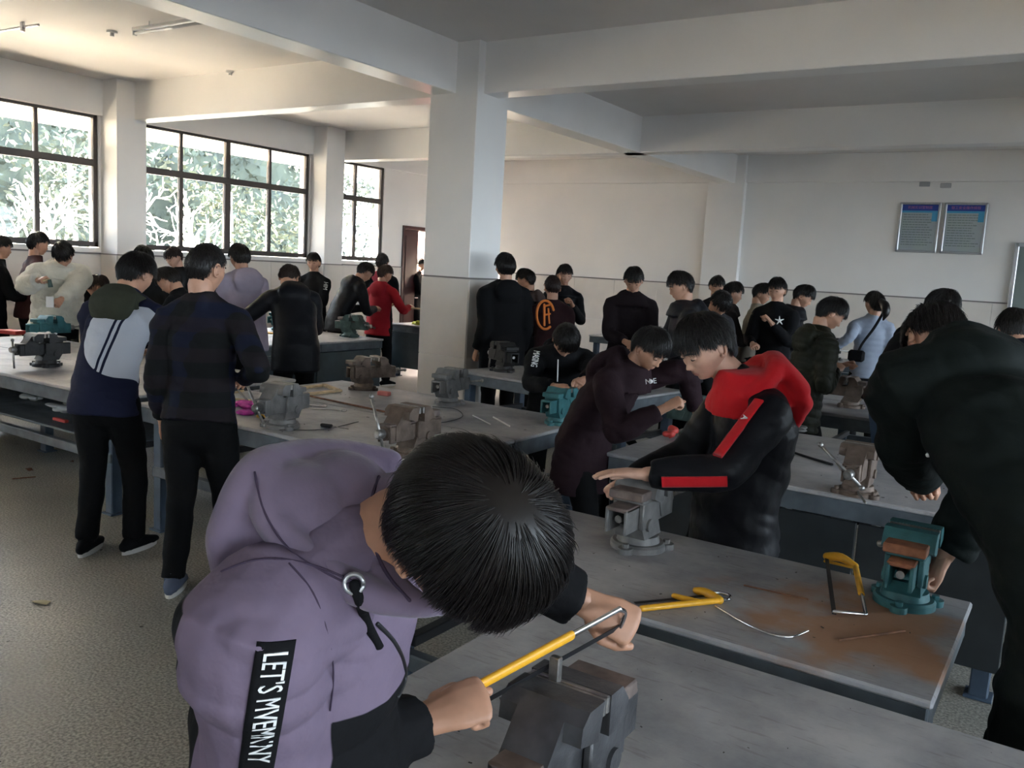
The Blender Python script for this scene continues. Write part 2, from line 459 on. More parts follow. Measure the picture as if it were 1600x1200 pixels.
# wainscot strip under the left windows + sill
def tiles(nm, parent, fixed, x_axis, a0, a1, zs, face, wdt, gap=.004, th=.012):
    n = max(1, round((a1 - a0) / wdt)); w = (a1 - a0) / n; cache = {}
    for i in range(n):
        for k in range(len(zs) - 1):
            ky = k
            if ky not in cache:
                q = MB(); h = zs[k + 1] - zs[k]
                if x_axis: q.box((0, 0, 0), (w - gap, th, h - gap), b=.002)
                else: q.box((0, 0, 0), (th, w - gap, h - gap), b=.002)
                cache[ky] = q.mesh('tile', M_TILE)
            c = a0 + w * (i + .5); z = (zs[k] + zs[k + 1]) / 2
            loc = (c, fixed + face * th / 2, z) if x_axis else (fixed + face * th / 2, c, z)
            o = bpy.data.objects.new('tile', cache[ky]); COL.objects.link(o); o.parent = parent
            o.location = Vector(loc) - parent.location
WZ = 1.58
bz = [.02, .80, WZ - .012]
wr = empty('trim_1', (0, 0, 0)); struct(wr)
tiles('t', wr, YB, True, XW + .02, -5.76, bz, -1, .8); tiles('t', wr, YB, True, -5.11, XR, bz, -1, .8)
q = MB(); q.box2((XW, YB - .02, WZ - .012), (-5.76, YB, WZ + .008)); q.box2((-5.11, YB - .02, WZ - .012), (XR, YB, WZ + .008)); q.build('cap_strip', M_TRIM, wr)
wl = empty('trim_2', (0, 0, 0)); struct(wl)
for a, b in ((YF, 6.63), (7.1, 10.31), (10.72, DY0 - .06), (DY1 + .06, YB)):
    tiles('t', wl, XW, False, a, b, bz, 1, .8)
    q = MB(); q.box2((XW, a, WZ - .012), (XW + .02, b, WZ + .008)); q.build('cap_strip', M_TRIM, wl)
# pilasters on the left wall, back wall
def pilaster(nm, x0, y0, x1, y1, faces):
    r = empty(nm, (0, 0, 0)); struct(r)
    q = MB(); q.box2((x0, y0, 0), (x1, y1, ZC), b=.006); q.build('shaft', M_BEAM, r)
    for (xa, fixed, a0, a1, face) in faces:
        tiles('t', r, fixed, xa, a0, a1, bz, face, 1.0)
        q = MB()
        if xa: q.box2((a0 - .012, fixed, WZ - .012), (a1 + .012, fixed + face * .016, WZ + .004))
        else: q.box2((fixed, a0 - .012, WZ - .012), (fixed + face * .016, a1 + .012, WZ + .004))
        q.build('cap_strip', M_TRIM, r)
    return r
pilaster('trim_3', XW - .05, 6.65, -10.58, 7.07, [(True, 6.65, XW, -10.58, -1), (False, -10.58, 6.65, 7.07, 1)])
pilaster('trim_4', XW - .05, 10.31, -10.58, 10.72, [(True, 10.31, XW, -10.58, -1), (False, -10.58, 10.31, 10.72, 1)])
pilaster('trim_5', XW - .05, 2.9, -10.58, 3.4, [(False, -10.58, 2.9, 3.4, 1)])
pilaster('trim_6', -5.76, YB - .12, -5.11, YB, [(True, YB - .12, -5.76, -5.11, -1)])
# columns
pilaster('trim_7', -5.59, 6.80, -5.02, 7.31, [(True, 6.80, -5.60, -5.01, -1), (False, -5.02, 6.80, 7.31, 1), (False, -5.59, 6.80, 7.31, -1), (True, 7.31, -5.60, -5.01, 1)])
pilaster('trim_8', .28, 6.80, .85, 7.31, [(True, 6.80, .28, .85, -1), (False, .28, 6.80, 7.31, -1)])
pilaster('trim_9', .28, -1.2, .85, -.7, [])
pilaster('trim_10', -5.59, -1.2, -5.02, -.7, [])
# beams
def beam(nm, p, q): mm = MB(); mm.box2(p, q, b=.006); struct(mm.build(nm, M_BEAM))
nb = 11
for y in (-.95, 2.97, 6.90, 10.87):
    beam('trim_%d' % nb, (XW, y, ZB), (XR, y + .25, ZC + .01)); nb += 1
for x in (-5.57, .3):
    beam('trim_%d' % nb, (x, YF, ZB), (x + .29, YB, ZC + .01)); nb += 1
beam('trim_%d' % nb, (XW, YF, ZL - .02), (XW + .06, YB, ZC)); nb += 1
beam('trim_%d' % nb, (XW, YB - .06, ZB + .02), (XR, YB, ZC)); nb += 1
# baseboard back
mb = MB(); mb.box2((XW, YB - .03, 0), (XR, YB, .12)); struct(mb.build('baseboard_back', M_TRIM))
# door in the left wall: closed dark leaf + open passage
dr = empty('door_1', (XW, DY0, 0)); struct(dr)
q = MB(); q.box2((-.24, -.06, 0), (.03, 0, DZ + .06), b=.005); q.box2((-.24, DY1 - DY0, 0), (.03, DY1 - DY0 + .06, DZ + .06), b=.005); q.box2((-.24, 0, DZ), (.03, DY1 - DY0, DZ + .06), b=.005)
q.build('door_frame', M_DOOR, dr)
lf = MB(); lf.box2((-.06, .01, .02), (-.02, .44, DZ - .01), b=.004); lf.box2((-.02, .07, 1.2), (-.008, .38, DZ - .12), b=.004); lf.box2((-.02, .07, .15), (-.008, .38, 1.05), b=.004)
lf.build('door_leaf', M_DOOR, dr)
lf = MB(); lf.box((-.5, DY1 - DY0 - .03, DZ / 2 + .01), (.75, .04, DZ - .03), b=.004); lf.build('door_leaf', M_DOOR, dr)
hd = MB(); hd.cyl((-.02, .40, 1.0), (.03, .40, 1.0), .012); hd.box((.035, .38, 1.0), (.015, .10, .02), b=.005); hd.build('door_handle', M_CHROME, dr)

# ceiling lamps
def ceiling_lamp(p0, p1, label):
    p0 = np.array(p0); p1 = np.array(p1); c = (p0 + p1) / 2; r = empty('tube_lamp', c)
    L = p1[0] - p0[0]
    tag(r, label, 'lamp')
    q = MB(); q.box((0, 0, .035), (L, .05, .03), b=.004); q.build('lamp_housing', M_WHITE, r)
    q = MB(); q.tube([(-L / 2 + .02, 0, .0), (L / 2 - .02, 0, .0)], .014, n=12); q.build('lamp_tube', mat('unlit_tube', (.7, .7, .7), .25), r, smooth=True)
    for sx in (-1, 1):
        q = MB(); q.box((sx * (L / 2 - .012), 0, .005), (.024, .035, .05), b=.004); q.build('lamp_holder', M_WHITE, r)
        q = MB(); q.cyl((sx * L * .3, 0, .05), (sx * L * .3, 0, ZC - c[2]), .006); q.build('hanger', M_WHITE, r)
ceiling_lamp((-7.86, 5.12, 3.70), (-6.66, 5.12, 3.70), 'unlit fluorescent tube lamp under the ceiling, beside the long beam at the top')
r = empty('pipe_conduit', (-8.9, 4.62, 3.74)); tag(r, 'thin grey conduit pipe running along the ceiling at top left', 'pipe')
q = MB(); q.tube([(-2.0, -.05, .0), (.0, .0, .0), (.25, .02, 0)], .013, n=8); q.build('pipe', M_LGREY, r)
q = MB(); q.box((.0, 0, .0), (.05, .03, .09), b=.005); q.build('bracket', M_LGREY, r)
for i, (x, y, z, lb) in enumerate(((175, 51, ZC - .015, 'small round ceiling fitting nearest the top left, left of the tube lamp'), (360, 113, ZC - .015, 'small round ceiling fitting above the cross beam, right of the window pillar'))):
    p = on_z(x, y, z); r = empty('ceiling_fitting', (p[0], p[1], ZC)); tag(r, lb, 'ceiling fitting')
    q = MB(); q.cyl((0, 0, -.02), (0, 0, 0), .05, n=20); q.build('plate', M_WHITE, r); q = MB(); q.cyl((0, 0, -.05), (0, 0, -.02), .02, n=16); q.build('socket', M_LGREY, r)

# notice boards on the back wall
def text_mesh(s, size, name='lettering', align='CENTER', extr=.001):
    cu = bpy.data.curves.new(name, 'FONT'); cu.body = s; cu.size = size; cu.align_x = align; cu.align_y = 'CENTER'; cu.extrude = extr; cu.resolution_u = 2
    o = bpy.data.objects.new(name, cu); COL.objects.link(o); dg = bpy.context.evaluated_depsgraph_get()
    me = bpy.data.meshes.new_from_object(o.evaluated_get(dg)); bpy.data.objects.remove(o); bpy.data.curves.remove(cu); return me
M_PBLUE = mat('poster_blue', (.01, .045, .30), .4); M_PCYAN = mat('poster_cyan', (.06, .33, .55), .4); M_PPAGE = mat('poster_page', (.38, .44, .40), .4, col2=(.36, .40, .46), vscale=4)
M_PINKTX = mat('poster_pink_text', (.45, .15, .30), .5); M_GREYTX = mat('poster_grey_text', (.20, .24, .23), .6)
def notice(x0, x1, label, title):
    z0, z1 = 2.27, 3.03; w = x1 - x0; h = z1 - z0
    r = empty('notice_board', ((x0 + x1) / 2, YB, (z0 + z1) / 2)); tag(r, label, 'notice board', 'framed notices on the back wall')
    q = MB(); q.box((0, -.02, 0), (w - .04, .015, h - .04)); q.build('page', M_PPAGE, r)
    fr = MB(); t = .035
    fr.box((-w / 2 + t / 2, -.025, 0), (t, .04, h), b=.008); fr.box((w / 2 - t / 2, -.025, 0), (t, .04, h), b=.008); fr.box((0, -.025, h / 2 - t / 2), (w, .04, t), b=.008); fr.box((0, -.025, -h / 2 + t / 2), (w, .04, t), b=.008)
    fr.build('board_frame', M_LGREY, r)
    q = MB(); q.box((0, -.029, h / 2 - t - .045), (w - 2 * t, .004, .09)); q.build('header_band', M_PBLUE, r)
    q = MB(); q.box((0, -.029, h / 2 - t - .105), (w - 2 * t, .003, .03)); q.prism([(-.0295, h / 2 - t - .12), (-.0295, h / 2 - t - .25), (-.029, h / 2 - t - .25), (-.029, h / 2 - t - .12)], 0, w / 2 - t - .08, w / 2 - t); q.build('cyan_band', M_PCYAN, r)
    me = text_mesh(title, .05); me.materials.append(M_PINKTX); o = link('title_lettering', me, r, (0, -.033, h / 2 - t - .045), (radians(90), 0, 0))
    q = MB(); rr = random.Random(x0)
    for k in range(13):
        z = h / 2 - t - .15 - k * .038; x = -w / 2 + t + .03; xe = w / 2 - t - .03 - rr.random() * .12
        while x < xe:
            l_ = rr.uniform(.02, .06); q.box2((x, -.0285, z - .007), (min(x + l_, xe), -.0275, z + .007)); x += l_ + .008
    tag(q.build('body_text', M_GREYTX, r), kind='stuff')
    return r
notice(-2.64, -2.06, 'left framed notice on the back wall with blue header band', '\u673a\u68b0\u5b9e\u8bad\u5ba4\u5236\u5ea6')
notice(-2.01, -1.43, 'right framed notice on the back wall with blue header band', '\u94b3\u5de5\u5b89\u5168\u64cd\u4f5c\u89c4\u7a0b')
for x, y, lb in ((1445, 288, 'left small grey vent plate above the framed notices'), (1478, 290, 'right small grey vent plate above the framed notices')):
    p = on_y(x, y, YB); r = empty('vent_plate', (p[0], YB, p[2])); tag(r, lb, 'vent plate')
    q = MB(); q.box((0, -.012, 0), (.15, .024, .07), b=.006); q.build('plate', mat('vent_grey', (.45, .46, .47), .5), r)
    for k in (-1, 0, 1): q = MB(); q.box((0, -.027, k * .018), (.12, .008, .006)); q.build('slat', M_LGREY, r)
# grey board at the right edge of the back wall
r = empty('wall_board', (-.15, YB, 1.93)); tag(r, 'large grey-green board with pale frame on the back wall at the right edge', 'board')
q = MB(); q.box((0, -.03, 0), (1.62, .03, .96)); q.build('panel', mat('board_green_grey', (.20, .24, .23), .35), r)
q = MB()
for c, s_ in (((-.84, -.035, 0), (.06, .07, 1.06)), ((.84, -.035, 0), (.06, .07, 1.06)), ((0, -.035, .50), (1.7, .07, .06)), ((0, -.035, -.50), (1.7, .07, .06))): q.box(c, s_, b=.01)
q.build('board_frame', M_LGREY, r)

# ------------------------------------------------------------------ outside
M_GROUND = mat('outdoor_ground', (.55, .48, .38), .9, var=.2, vscale=.6)
mb = MB(); mb.box2((-60, -40, -.5), (XW - .3, 60, -.25)); struct(mb.build('ground', M_GROUND))
mb = MB(); mb.box2((XR + .3, -40, -.5), (40, 60, -.25)); mb.box2((XW - .3, -40, -.5), (XR + .3, YF - .3, -.25)); struct(mb.build('ground', mat('outdoor_paving', (.075, .085, .10), .9)))
mb = MB(); mb.box2((-12.6, YF, 3.34), (XW - .22, YB + 1, 3.5)); struct(mb.build('trim_30', mat('eave_white', (.85, .83, .8), .7)))
M_BARK = mat('pale_bark', (.75, .70, .62), .85, var=.12, vscale=12)
M_LEAF = mat('leaf_green', (.022, .028, .016), .8, col2=(.06, .068, .035), vscale=1.5)
M_LEAF2 = mat('leaf_dark_green', (.014, .020, .014), .8, col2=(.04, .05, .032), vscale=1.5)
def leaves(n, centers, rad, size, rs):
    rs = np.random.RandomState(rs); C_ = np.array(centers); k = rs.randint(0, len(C_), n)
    d = rs.normal(size=(n, 3)); d /= np.linalg.norm(d, axis=1, keepdims=True)
    P = C_[k] + d * (rs.random_sample((n, 1)) ** .4) * np.array(rad)
    a = rs.normal(size=(n, 3)); a /= np.linalg.norm(a, axis=1, keepdims=True); b = np.cross(a, rs.normal(size=(n, 3))); b /= np.linalg.norm(b, axis=1, keepdims=True)
    s_ = size * rs.uniform(.6, 1.3, (n, 1))
    V = np.stack([P - a * s_, P - b * s_ * .4, P + a * s_, P + b * s_ * .4], 1).reshape(-1, 3)
    me = bpy.data.meshes.new('foliage'); me.from_pydata(V.tolist(), [], [(4 * i, 4 * i + 1, 4 * i + 2, 4 * i + 3) for i in range(n)]); return me
def branchy(mbx, p, d, L, r, depth, rs):
    q = p + d * L; mid = (p + q) / 2 + rs.normal(size=3) * L * .05
    mbx.tube([p, mid, q], [r, r * .85, r * .68], n=6)
    if depth <= 0: return
    for _ in range(rs.randint(2, 4)):
        nd = nrm(d + rs.normal(size=3) * .55 + np.array([0, 0, .15])); branchy(mbx, q if rs.rand() < .7 else mid, nd, L * rs.uniform(.6, .85), r * .62, depth - 1, rs)
def bare_tree(x, y, label, seed, h=1.3, depth=5):
    rs = np.random.RandomState(seed); r = empty('bare_tree', (x, y, -.3)); tag(r, label, 'tree', 'bare trees outside the windows')
    q = MB(); branchy(q, np.zeros(3), nrm([rs.uniform(-.1, .1), rs.uniform(-.1, .1), 1]), h, .10, depth, rs); q.build('branches', M_BARK, r)
bare_tree(-14.6, 7.9, 'bare pale branching tree outside the middle window, left of its centre', 3, 1.1)
bare_tree(-14.2, 9.2, 'bare pale branching tree outside the middle window, right of its centre', 5, 1.0)
bare_tree(-16.0, 5.0, 'bare pale tree outside the left window', 8, 1.3)
bare_tree(-15.5, 11.5, 'bare pale tree outside the narrow right window', 12, 1.2)
def leafy(x, y, h, rad, label, seed, m_):
    rs = np.random.RandomState(seed); r = empty('leafy_tree', (x, y, -.3)); tag(r, label, 'tree', 'leafy trees beyond the windows')
    q = MB(); q.tube([(0, 0, 0), (.1, 0, h * .4), (0, .1, h * .7)], [.18, .13, .06], n=8); q.build('trunk', M_BARK, r)
    cs = [(rs.uniform(-1, 1) * rad * .5, rs.uniform(-1, 1) * rad * .6, h * rs.uniform(.15, .85)) for _ in range(14)]
    me = leaves(2600, cs, (rad * .6, rad * .6, h * .16), .10, seed); me.materials.append(m_); tag(link('foliage', me, r), kind='stuff')
for i, (x, y, h, rad) in enumerate(((-19, 1.5, 6, 2.0), (-18.5, 6, 4.6, 1.8), (-18.5, 10.5, 5.4, 1.9), (-19, 15, 5, 2.0), (-19.5, 20, 5.6, 2.2))):
    leafy(x, y, h, rad, ['tall loose leafy tree seen through the left window', 'low leafy tree behind the bare branches, left part of the middle window', 'leafy tree seen through the right part of the middle window',
         'leafy tree behind the narrow window', 'leafy tree right of the narrow window, towards the door', 'distant leafy tree seen past the door', 'tall distant tree behind the middle window trees'][i], 30 + i, M_LEAF if i % 2 else M_LEAF2)

def hedge(x, y0, y1, h, label, seed, m_):
    r = empty('hedge', (x, (y0 + y1) / 2, -.3)); tag(r, label, 'hedge', 'dense hedges beyond the windows'); rs = np.random.RandomState(seed)
    ny, nz = int((y1 - y0) / .35), int(h / .35); vs = []; fs = []
    for sd_ in (1, -1):
        for i in range(ny + 1):
            for k in range(nz + 1):
                u = k / nz; y = y0 + (y1 - y0) * i / ny; bul = 1.6 * math.sqrt(max(0, 1 - u ** 3)) * math.sqrt(max(0.0, 1 - abs(2 * i / ny - 1) ** 6))
                nz_ = noise.noise(Vector((y * .5, u * h * .6, seed))) * 1.0 + noise.noise(Vector((y * 2, u * h * 2, seed))) * .45
                vs.append((sd_ * (bul * (1 + .35 * nz_)), y - (y0 + y1) / 2 + rs.uniform(-.08, .08), u * h + (.8 * nz_ if k == nz else 0) + rs.uniform(-.08, .08)))
        b = 0 if sd_ == 1 else (ny + 1) * (nz + 1)
        for i in range(ny):
            for k in range(nz): a = b + i * (nz + 1) + k; f = (a, a + nz + 1, a + nz + 2, a + 1); fs.append(f if sd_ == 1 else f[::-1])
    q = MB(); q.add(vs, fs); q.build('hedge_mass', m_, r)
    cs = [(rs.uniform(.9, 1.6), rs.uniform(y0, y1) - (y0 + y1) / 2, rs.uniform(0, h)) for _ in range(160)]; me = leaves(6500, cs, (.8, .8, .7), .13, seed + 3); me.materials.append(m_); tag(link('foliage', me, r), kind='stuff')
M_HEDGE = mat('hedge_green', (.010, .014, .010), .9, col2=(.034, .042, .026), vscale=1.3, bump=1.0, bscale=6, detail=8)
hedge(-25, -8, 7.6, 6.5, 'tall dense hedge seen through the left window', 3, M_HEDGE)
hedge(-26.5, 8.4, 25.6, 7.5, 'tall dense hedge behind the bare trees of the middle window', 7, M_HEDGE)
hedge(-24, 27.2, 44, 8, 'tall dense hedge beyond the narrow window and the door', 9, M_HEDGE)
# ------------------------------------------------------------------ work benches
TZ = 0.78
def bench(x0, x1, y0, y1, label, legs=None, split=True, panel_sides=(), rails=True, rz=0.0, z=TZ, shelf=False, pm=None, group='steel workbenches in the workshop'):
    cx, cy_ = (x0 + x1) / 2, (y0 + y1) / 2; W, D = x1 - x0, y1 - y0
    r = empty('workbench', (cx, cy_, 0), rz); tag(r, label, 'workbench', group)
    parts = [(-D / 2, -.006), (.006, D / 2)] if split and D > 1.2 else [(-D / 2, D / 2)]
    for a, b in parts:
        q = MB(); q.box2((-W / 2, a, z - .022), (W / 2, b, z), b=.006); q.build('tabletop', M_TOP, r)
        q = MB()
        for p0, p1 in (((-W / 2 + .01, a + .01, z - .11), (W / 2 - .01, a + .05, z - .022)), ((-W / 2 + .01, b - .05, z - .11), (W / 2 - .01, b - .01, z - .022)),
                       ((-W / 2 + .01, a + .051, z - .11), (-W / 2 + .05, b - .051, z - .022)), ((W / 2 - .05, a + .051, z - .11), (W / 2 - .01, b - .051, z - .022))):
            q.box2(p0, p1, b=.004)
        q.build('apron', M_STEEL, r)
    if legs is None: legs = [(sx * (W / 2 - .10), sy * (D / 2 - .08)) for sx in (-1, 1) for sy in (-1, 1)]
    lm = None
    for lx, ly in legs:
        if lm is None:
            q = MB(); q.box((0, 0, (z - .11) / 2), (.075, .075, z - .112), b=.006); q.box((0, 0, .006), (.11, .11, .012), b=.002); lm = q.mesh('leg', M_STEELB)
        link('leg', lm, r, (lx, ly, 0))
    if rails:
        for ly in (-D / 2 + .06, D / 2 - .06):
            q = MB(); q.box2((-W / 2 + .1, ly - .025, .34), (W / 2 - .1, ly + .025, .40), b=.005); q.build('long_rail', M_STEEL, r)
        for lx in (-W / 2 + .14, 0, W / 2 - .14):
            q = MB(); q.box2((lx - .02, -D / 2 + .09, .40), (lx + .02, D / 2 - .09, .44), b=.004); q.build('cross_rail', M_BLACKM, r)
    if shelf:
        q = MB(); q.box2((-W / 2 + .12, -D / 2 + .1, .44), (W / 2 - .12, D / 2 - .1, .455), b=.003); q.build('shelf', M_STEEL, r)
    for s_ in panel_sides:
        q = MB(); pmt = pm or mat('panel_teal', (.035, .052, .062), .4, var=.35, vscale=4)
        n = 3 if s_ in 'FB' else 2
        for i in range(n):
            q = MB()
            if s_ in 'FB':
                yy = (-D / 2 + .02) if s_ == 'F' else (D / 2 - .02); a = -W / 2 + .03 + i * (W - .06) / n
                q.box2((a + .004, yy - .01, .14), (a + (W - .06) / n - .004, yy + .01, z - .115), b=.004)
            else:
                xx = (W / 2 - .02) if s_ == 'R' else (-W / 2 + .02); a = -D / 2 + .03 + i * (D - .06) / n
                q.box2((xx - .01, a + .004, .22), (xx + .01, a + (D - .06) / n - .004, z - .115), b=.004)
            q.build('side_panel', pmt, r)
    return r
bench(-1.2, .95, 1.08, 2.03, 'nearest steel workbench across the bottom right corner of the picture', split=False)
bench(-1.95, -.19, 2.13, 2.93, 'workbench with yellow hacksaws and rusty stains on its grey top', split=False)
bench(-4.70, -2.53, 3.07, 4.80, 'double workbench with four vises, in the middle left of the picture before the column', legs=[(-.95, -.78), (-.95, .78), (1.0, .78), (1.0, -.78), (-.05, 0)])
bench(-8.6, -4.93, 3.07, 4.55, 'double workbench at the left edge of the picture with dark vises', legs=[(-1.7, -.66), (-1.7, .66), (1.7, .66), (1.7, -.66), (-.22, -.05)], shelf=True)
bench(-8.55, -6.9, 5.62, 7.72, 'workbench with dark blue solid side panels, left of the column', panel_sides='RFB', rails=False)
bench(-4.55, -2.75, 6.0, 6.85, 'workbench directly right of the column carrying a black vise', rz=-.12, split=False)
bench(-2.02, -.10, 4.02, 5.50, 'workbench behind the boy with the red hood, pale top and dark panelled front', panel_sides='FR', rails=False, pm=mat('panel_black', (.015, .018, .02), .45, var=.3))
bench(-1.8, .2, 6.55, 8.1, 'workbench in front of the boy in the olive padded jacket', rails=True)
bench(-3.2, -2.1, 10.9, 11.6, 'small workbench near the back wall with a black vise and teal panel', split=False, panel_sides='FR', rails=False)
bench(-8.6, -6.3, 9.75, 11.2, 'workbench behind the boy in the red jacket, partly hidden by the column', panel_sides='FRL', rails=False)
bench(-6.1, -4.1, 11.3, 12.5, 'far workbench near the back wall, right of the column')
# ------------------------------------------------------------------ vises
V_MATS = {
 'iron': mat('vise_iron', (.075, .075, .08), .45, .45, var=.45, vscale=14, bump=.25, bscale=45),
 'grey': mat('vise_grey', (.17, .165, .16), .55, .35, var=.3, vscale=14, bump=.25, bscale=45),
 'teal': mat('vise_teal', (.035, .14, .15), .5, .15, var=.3, vscale=14, bump=.2, bscale=45),
 'black': mat('vise_black', (.016, .015, .015), .5, .3, var=.4, vscale=14, bump=.2, bscale=45),
 'brown': mat('vise_brown', (.12, .085, .065), .65, .25, var=.4, vscale=16, bump=.3, bscale=45),
 'green': mat('vise_green', (.05, .085, .075), .55, .2, var=.4, vscale=16, bump=.3, bscale=45),
}
M_WORN = mat('worn_casting_top', (.17, .13, .115), .6, .3, var=.3, vscale=25)
M_LGREYV = mat('worn_steel', (.30, .29, .28), .35, .85, var=.35, vscale=40)
_VM = {}
def vise(loc, front, color, label, sc=1.0, gap=.03, ha=70, hs=.0, worn=None, swivel=0.0):
    """front: direction angle (deg) that the handle points to"""
    r = empty('bench_vise', (loc[0], loc[1], loc[2] if len(loc) > 2 else TZ), radians(front)); r.scale = (sc, sc, sc)
    tag(r, label, 'vise', 'bench vises on the workbenches')
    m_ = V_MATS[color]; wm = worn or m_
    K = (color, worn.name if worn else '')
    if K not in _VM:
        d = {}
        q = MB(); q.tube([(0, 0, 0), (0, 0, .018), (0, 0, .026)], [.095, .095, .088], n=28)
        q.tube([(0, 0, .026), (0, 0, .05)], [.075, .070], n=24)
        for a in (60, 180, 300):
            c = (cos(radians(a)) * .098, sin(radians(a)) * .098, .010); q.tube([(c[0], c[1], 0), (c[0], c[1], .02)], .026, n=14); q.tube([(c[0], c[1], .02), (c[0], c[1], .034)], .012, n=6)
        d['base'] = q.mesh('swivel_base', [m_])
        # body: lower casting + fixed jaw with anvil, profile in x-z extruded along y
        q = MB()
        q.prism([(.05, -.07), (.05, .06), (.10, .035), (.10, -.10)], 1, -.055, .055)
        # cheeks around the slide
        for sy in (-1, 1): q.box((-.035, sy * .049, .135), (.13, .018, .09), b=.004)
        q.box((-.045, 0, .188), (.12, .116, .022), b=.005)
        q.prism([(.178, -.02), (.178, .012), (.25, .012), (.25, -.03), (.22, -.055), (.195, -.062)], 1, -.078, .078)
        q.box((-.085, 0, .206), (.085, .125, .03), b=.004, mi=1)
        q.tube([(-.05, -.066, .10), (-.05, .066, .10)], .022, n=14)
        d['body'] = q.mesh('fixed_jaw', [m_, wm])
        q = MB()     # moving slide: hollow channel
        q.box((-.03, -.034, .132), (.38, .012, .085), b=.003); q.box((-.03, .034, .132), (.38, .012, .085), b=.003); q.box((-.03, 0, .170), (.38, .080, .014), b=.004, mi=1)
        q.box((.075, 0, .133), (.11, .058, .064), b=.003)
        q.prism([(.10, .125), (.10, .055), (.165, .028), (.21, .018), (.243, .004), (.243, .05), (.232, .073), (.19, .105), (.165, .125)], 1, -.044, .044)
        q.prism([(.185, .014), (.25, .0), (.25, .05), (.232, .072), (.20, .075)], 1, -.078, .078)
        q.tube([(.12, 0, .135), (.165, 0, .135)], [.038, .034], n=20)
        d['slide'] = q.mesh('moving_jaw', [m_, wm])
        q = MB(); q.box((0, 0, 0), (.010, .152, .030), b=.002); d['plate'] = q.mesh('jaw_plate', M_LGREYV)
        q = MB(); q.tube([(-.20, 0, .135), (.165, 0, .135)], .013, n=12); q.tube([(.165, 0, .135), (.172, 0, .135), (.205, 0, .135), (.212, 0, .135)], [.018, .023, .023, .016], n=16)
        d['screw'] = q.mesh('screw', M_LGREYV)
        q = MB(); q.tube([(0, 0, -.13), (0, 0, .13)], .0075, n=10); d['bar'] = q.mesh('handle', M_LGREYV, smooth=True)
        q = MB(); q.ell((0, 0, 0), (.013, .013, .013)); d['knob'] = q.mesh('knob', M_LGREYV, smooth=True)
        for k in d: 
            if k in ('base', 'body', 'slide', 'screw'):
                d[k].polygons.foreach_set('use_smooth', [True] * len(d[k].polygons)); d[k].set_sharp_from_angle(angle=radians(38))
        _VM[K] = d
    d = _VM[K]
    link('swivel_base', d['base'], r)
    top = r
    link('fixed_jaw', d['body'], r)
    link('moving_jaw', d['slide'], r, (gap, 0, 0))
    link('jaw_plate', d['plate'], r, (.016, 0, .234)); link('jaw_plate', d['plate'], r, (gap - .006, 0, .234))
    link('screw', d['screw'], r, (gap, 0, 0))
    h = link('handle', d['bar'], r, (gap + .188, 0, .135)); h.rotation_euler = (radians(ha), 0, 0)
    h.location = Vector((gap + .188, 0, .135)) + Matrix.Rotation(radians(ha), 3, 'X') @ Vector((0, 0, hs))
    link('knob', d['knob'], h, (0, 0, .13)); link('knob', d['knob'], h, (0, 0, -.13))
    return r
M_RUSTV = mat('rusty_casting_top', (.30, .12, .06), .75, .1, var=.3, vscale=30)
vise((-.655, 1.245), -90, 'iron', 'big dark iron vise on the nearest bench, under the hacksaw', 1.0, .035, 100, .03, M_WORN)
p = on_z(1000, 852, TZ); vise((p[0], p[1] - .02), 90, 'grey', 'dusty grey vise under the flat hand of the boy with the red hood', 1.0, .03, 60, .02, M_WORN)
p = on_z(1412, 942, TZ); vise((p[0] - .0, p[1]), 90, 'teal', 'teal vise with rusty top on the right end of the rust-stained bench', .93, .05, 80, 0, M_RUSTV)
p = on_z(437, 668, TZ); vise((p[0], p[1] + .02), -80, 'grey', 'grey vise beside the pink cloth, right of the boy in the plaid jacket', .98, .03, 30, .03)
p = on_z(640, 712, TZ); vise((p[0], p[1] + .02), -90, 'brown', 'rusty brown vise at the near right end of the middle double bench', 1.0, .05, 20, .05, M_WORN)
p = on_z(705, 630, TZ); vise((p[0], p[1] - .04), 95, 'grey', 'grey vise on the back edge of the middle double bench, in front of the column', .95, .06, 80, 0)
p = on_z(872, 662, TZ); vise((p[0], p[1]), 90, 'teal', 'teal vise used by the bending boy with white lettering on his sleeve', .9, .04, 10, -.03)
p = on_z(575, 605, TZ); vise((p[0] + .05, p[1] - .1), 70, 'brown', 'dark brown vise on the middle double bench, below the red jacket', .95, .09, 80, 0)
p = on_z(72, 572, TZ); vise((p[0], p[1]), -90, 'black', 'black vise with a white scrap on it, on the left edge bench', 1.0, .05, 5, -.06)
vise((-7.95, 4.30), 90, 'teal', 'teal vise in front of the boy in the cream fleece coat', 1.0, .04, 80, 0)
vise((-6.9, 4.33), 90, 'black', 'black vise on the left bench, right of the cream fleece coat', .9, .04, 80, 0)
p = on_z(560, 524, TZ); vise((p[0] + .1, p[1] - .25), 20, 'green', 'green vise on the right corner of the blue panelled bench, beside the red jacket', 1.05, .05, 80, 0, M_WORN)
vise((-8.3, 7.35), 100, 'teal', 'teal vise in front of the boy in the black sweatshirt, on the blue panelled bench', .95, .04, 60, 0)
vise((-7.55, 6.15), 180, 'brown', 'brown vise left of the bending black coat, on the blue panelled bench', .95, .04, 20, 0)
vise((-4.3, 6.42), 155, 'black', 'black vise with a pale disc, in front of the column', 1.05, .05, 5, -.05)
p = on_z(1335, 775, TZ); vise((p[0], p[1] + .05), -90, 'brown', 'rusty brown vise at the front edge of the pale-topped bench on the right', .95, .04, 50, .05)
vise((-1.86, 4.86), 180, 'green', 'green vise under the fist of the boy in the maroon parka', .95, .03, 80, .02)
p = on_z(1322, 636, TZ); vise((p[0] + .02, p[1] + .02), 180, 'brown', 'brown vise under the hands of the boy in the olive padded jacket', .95, .04, 70, 0, M_WORN)
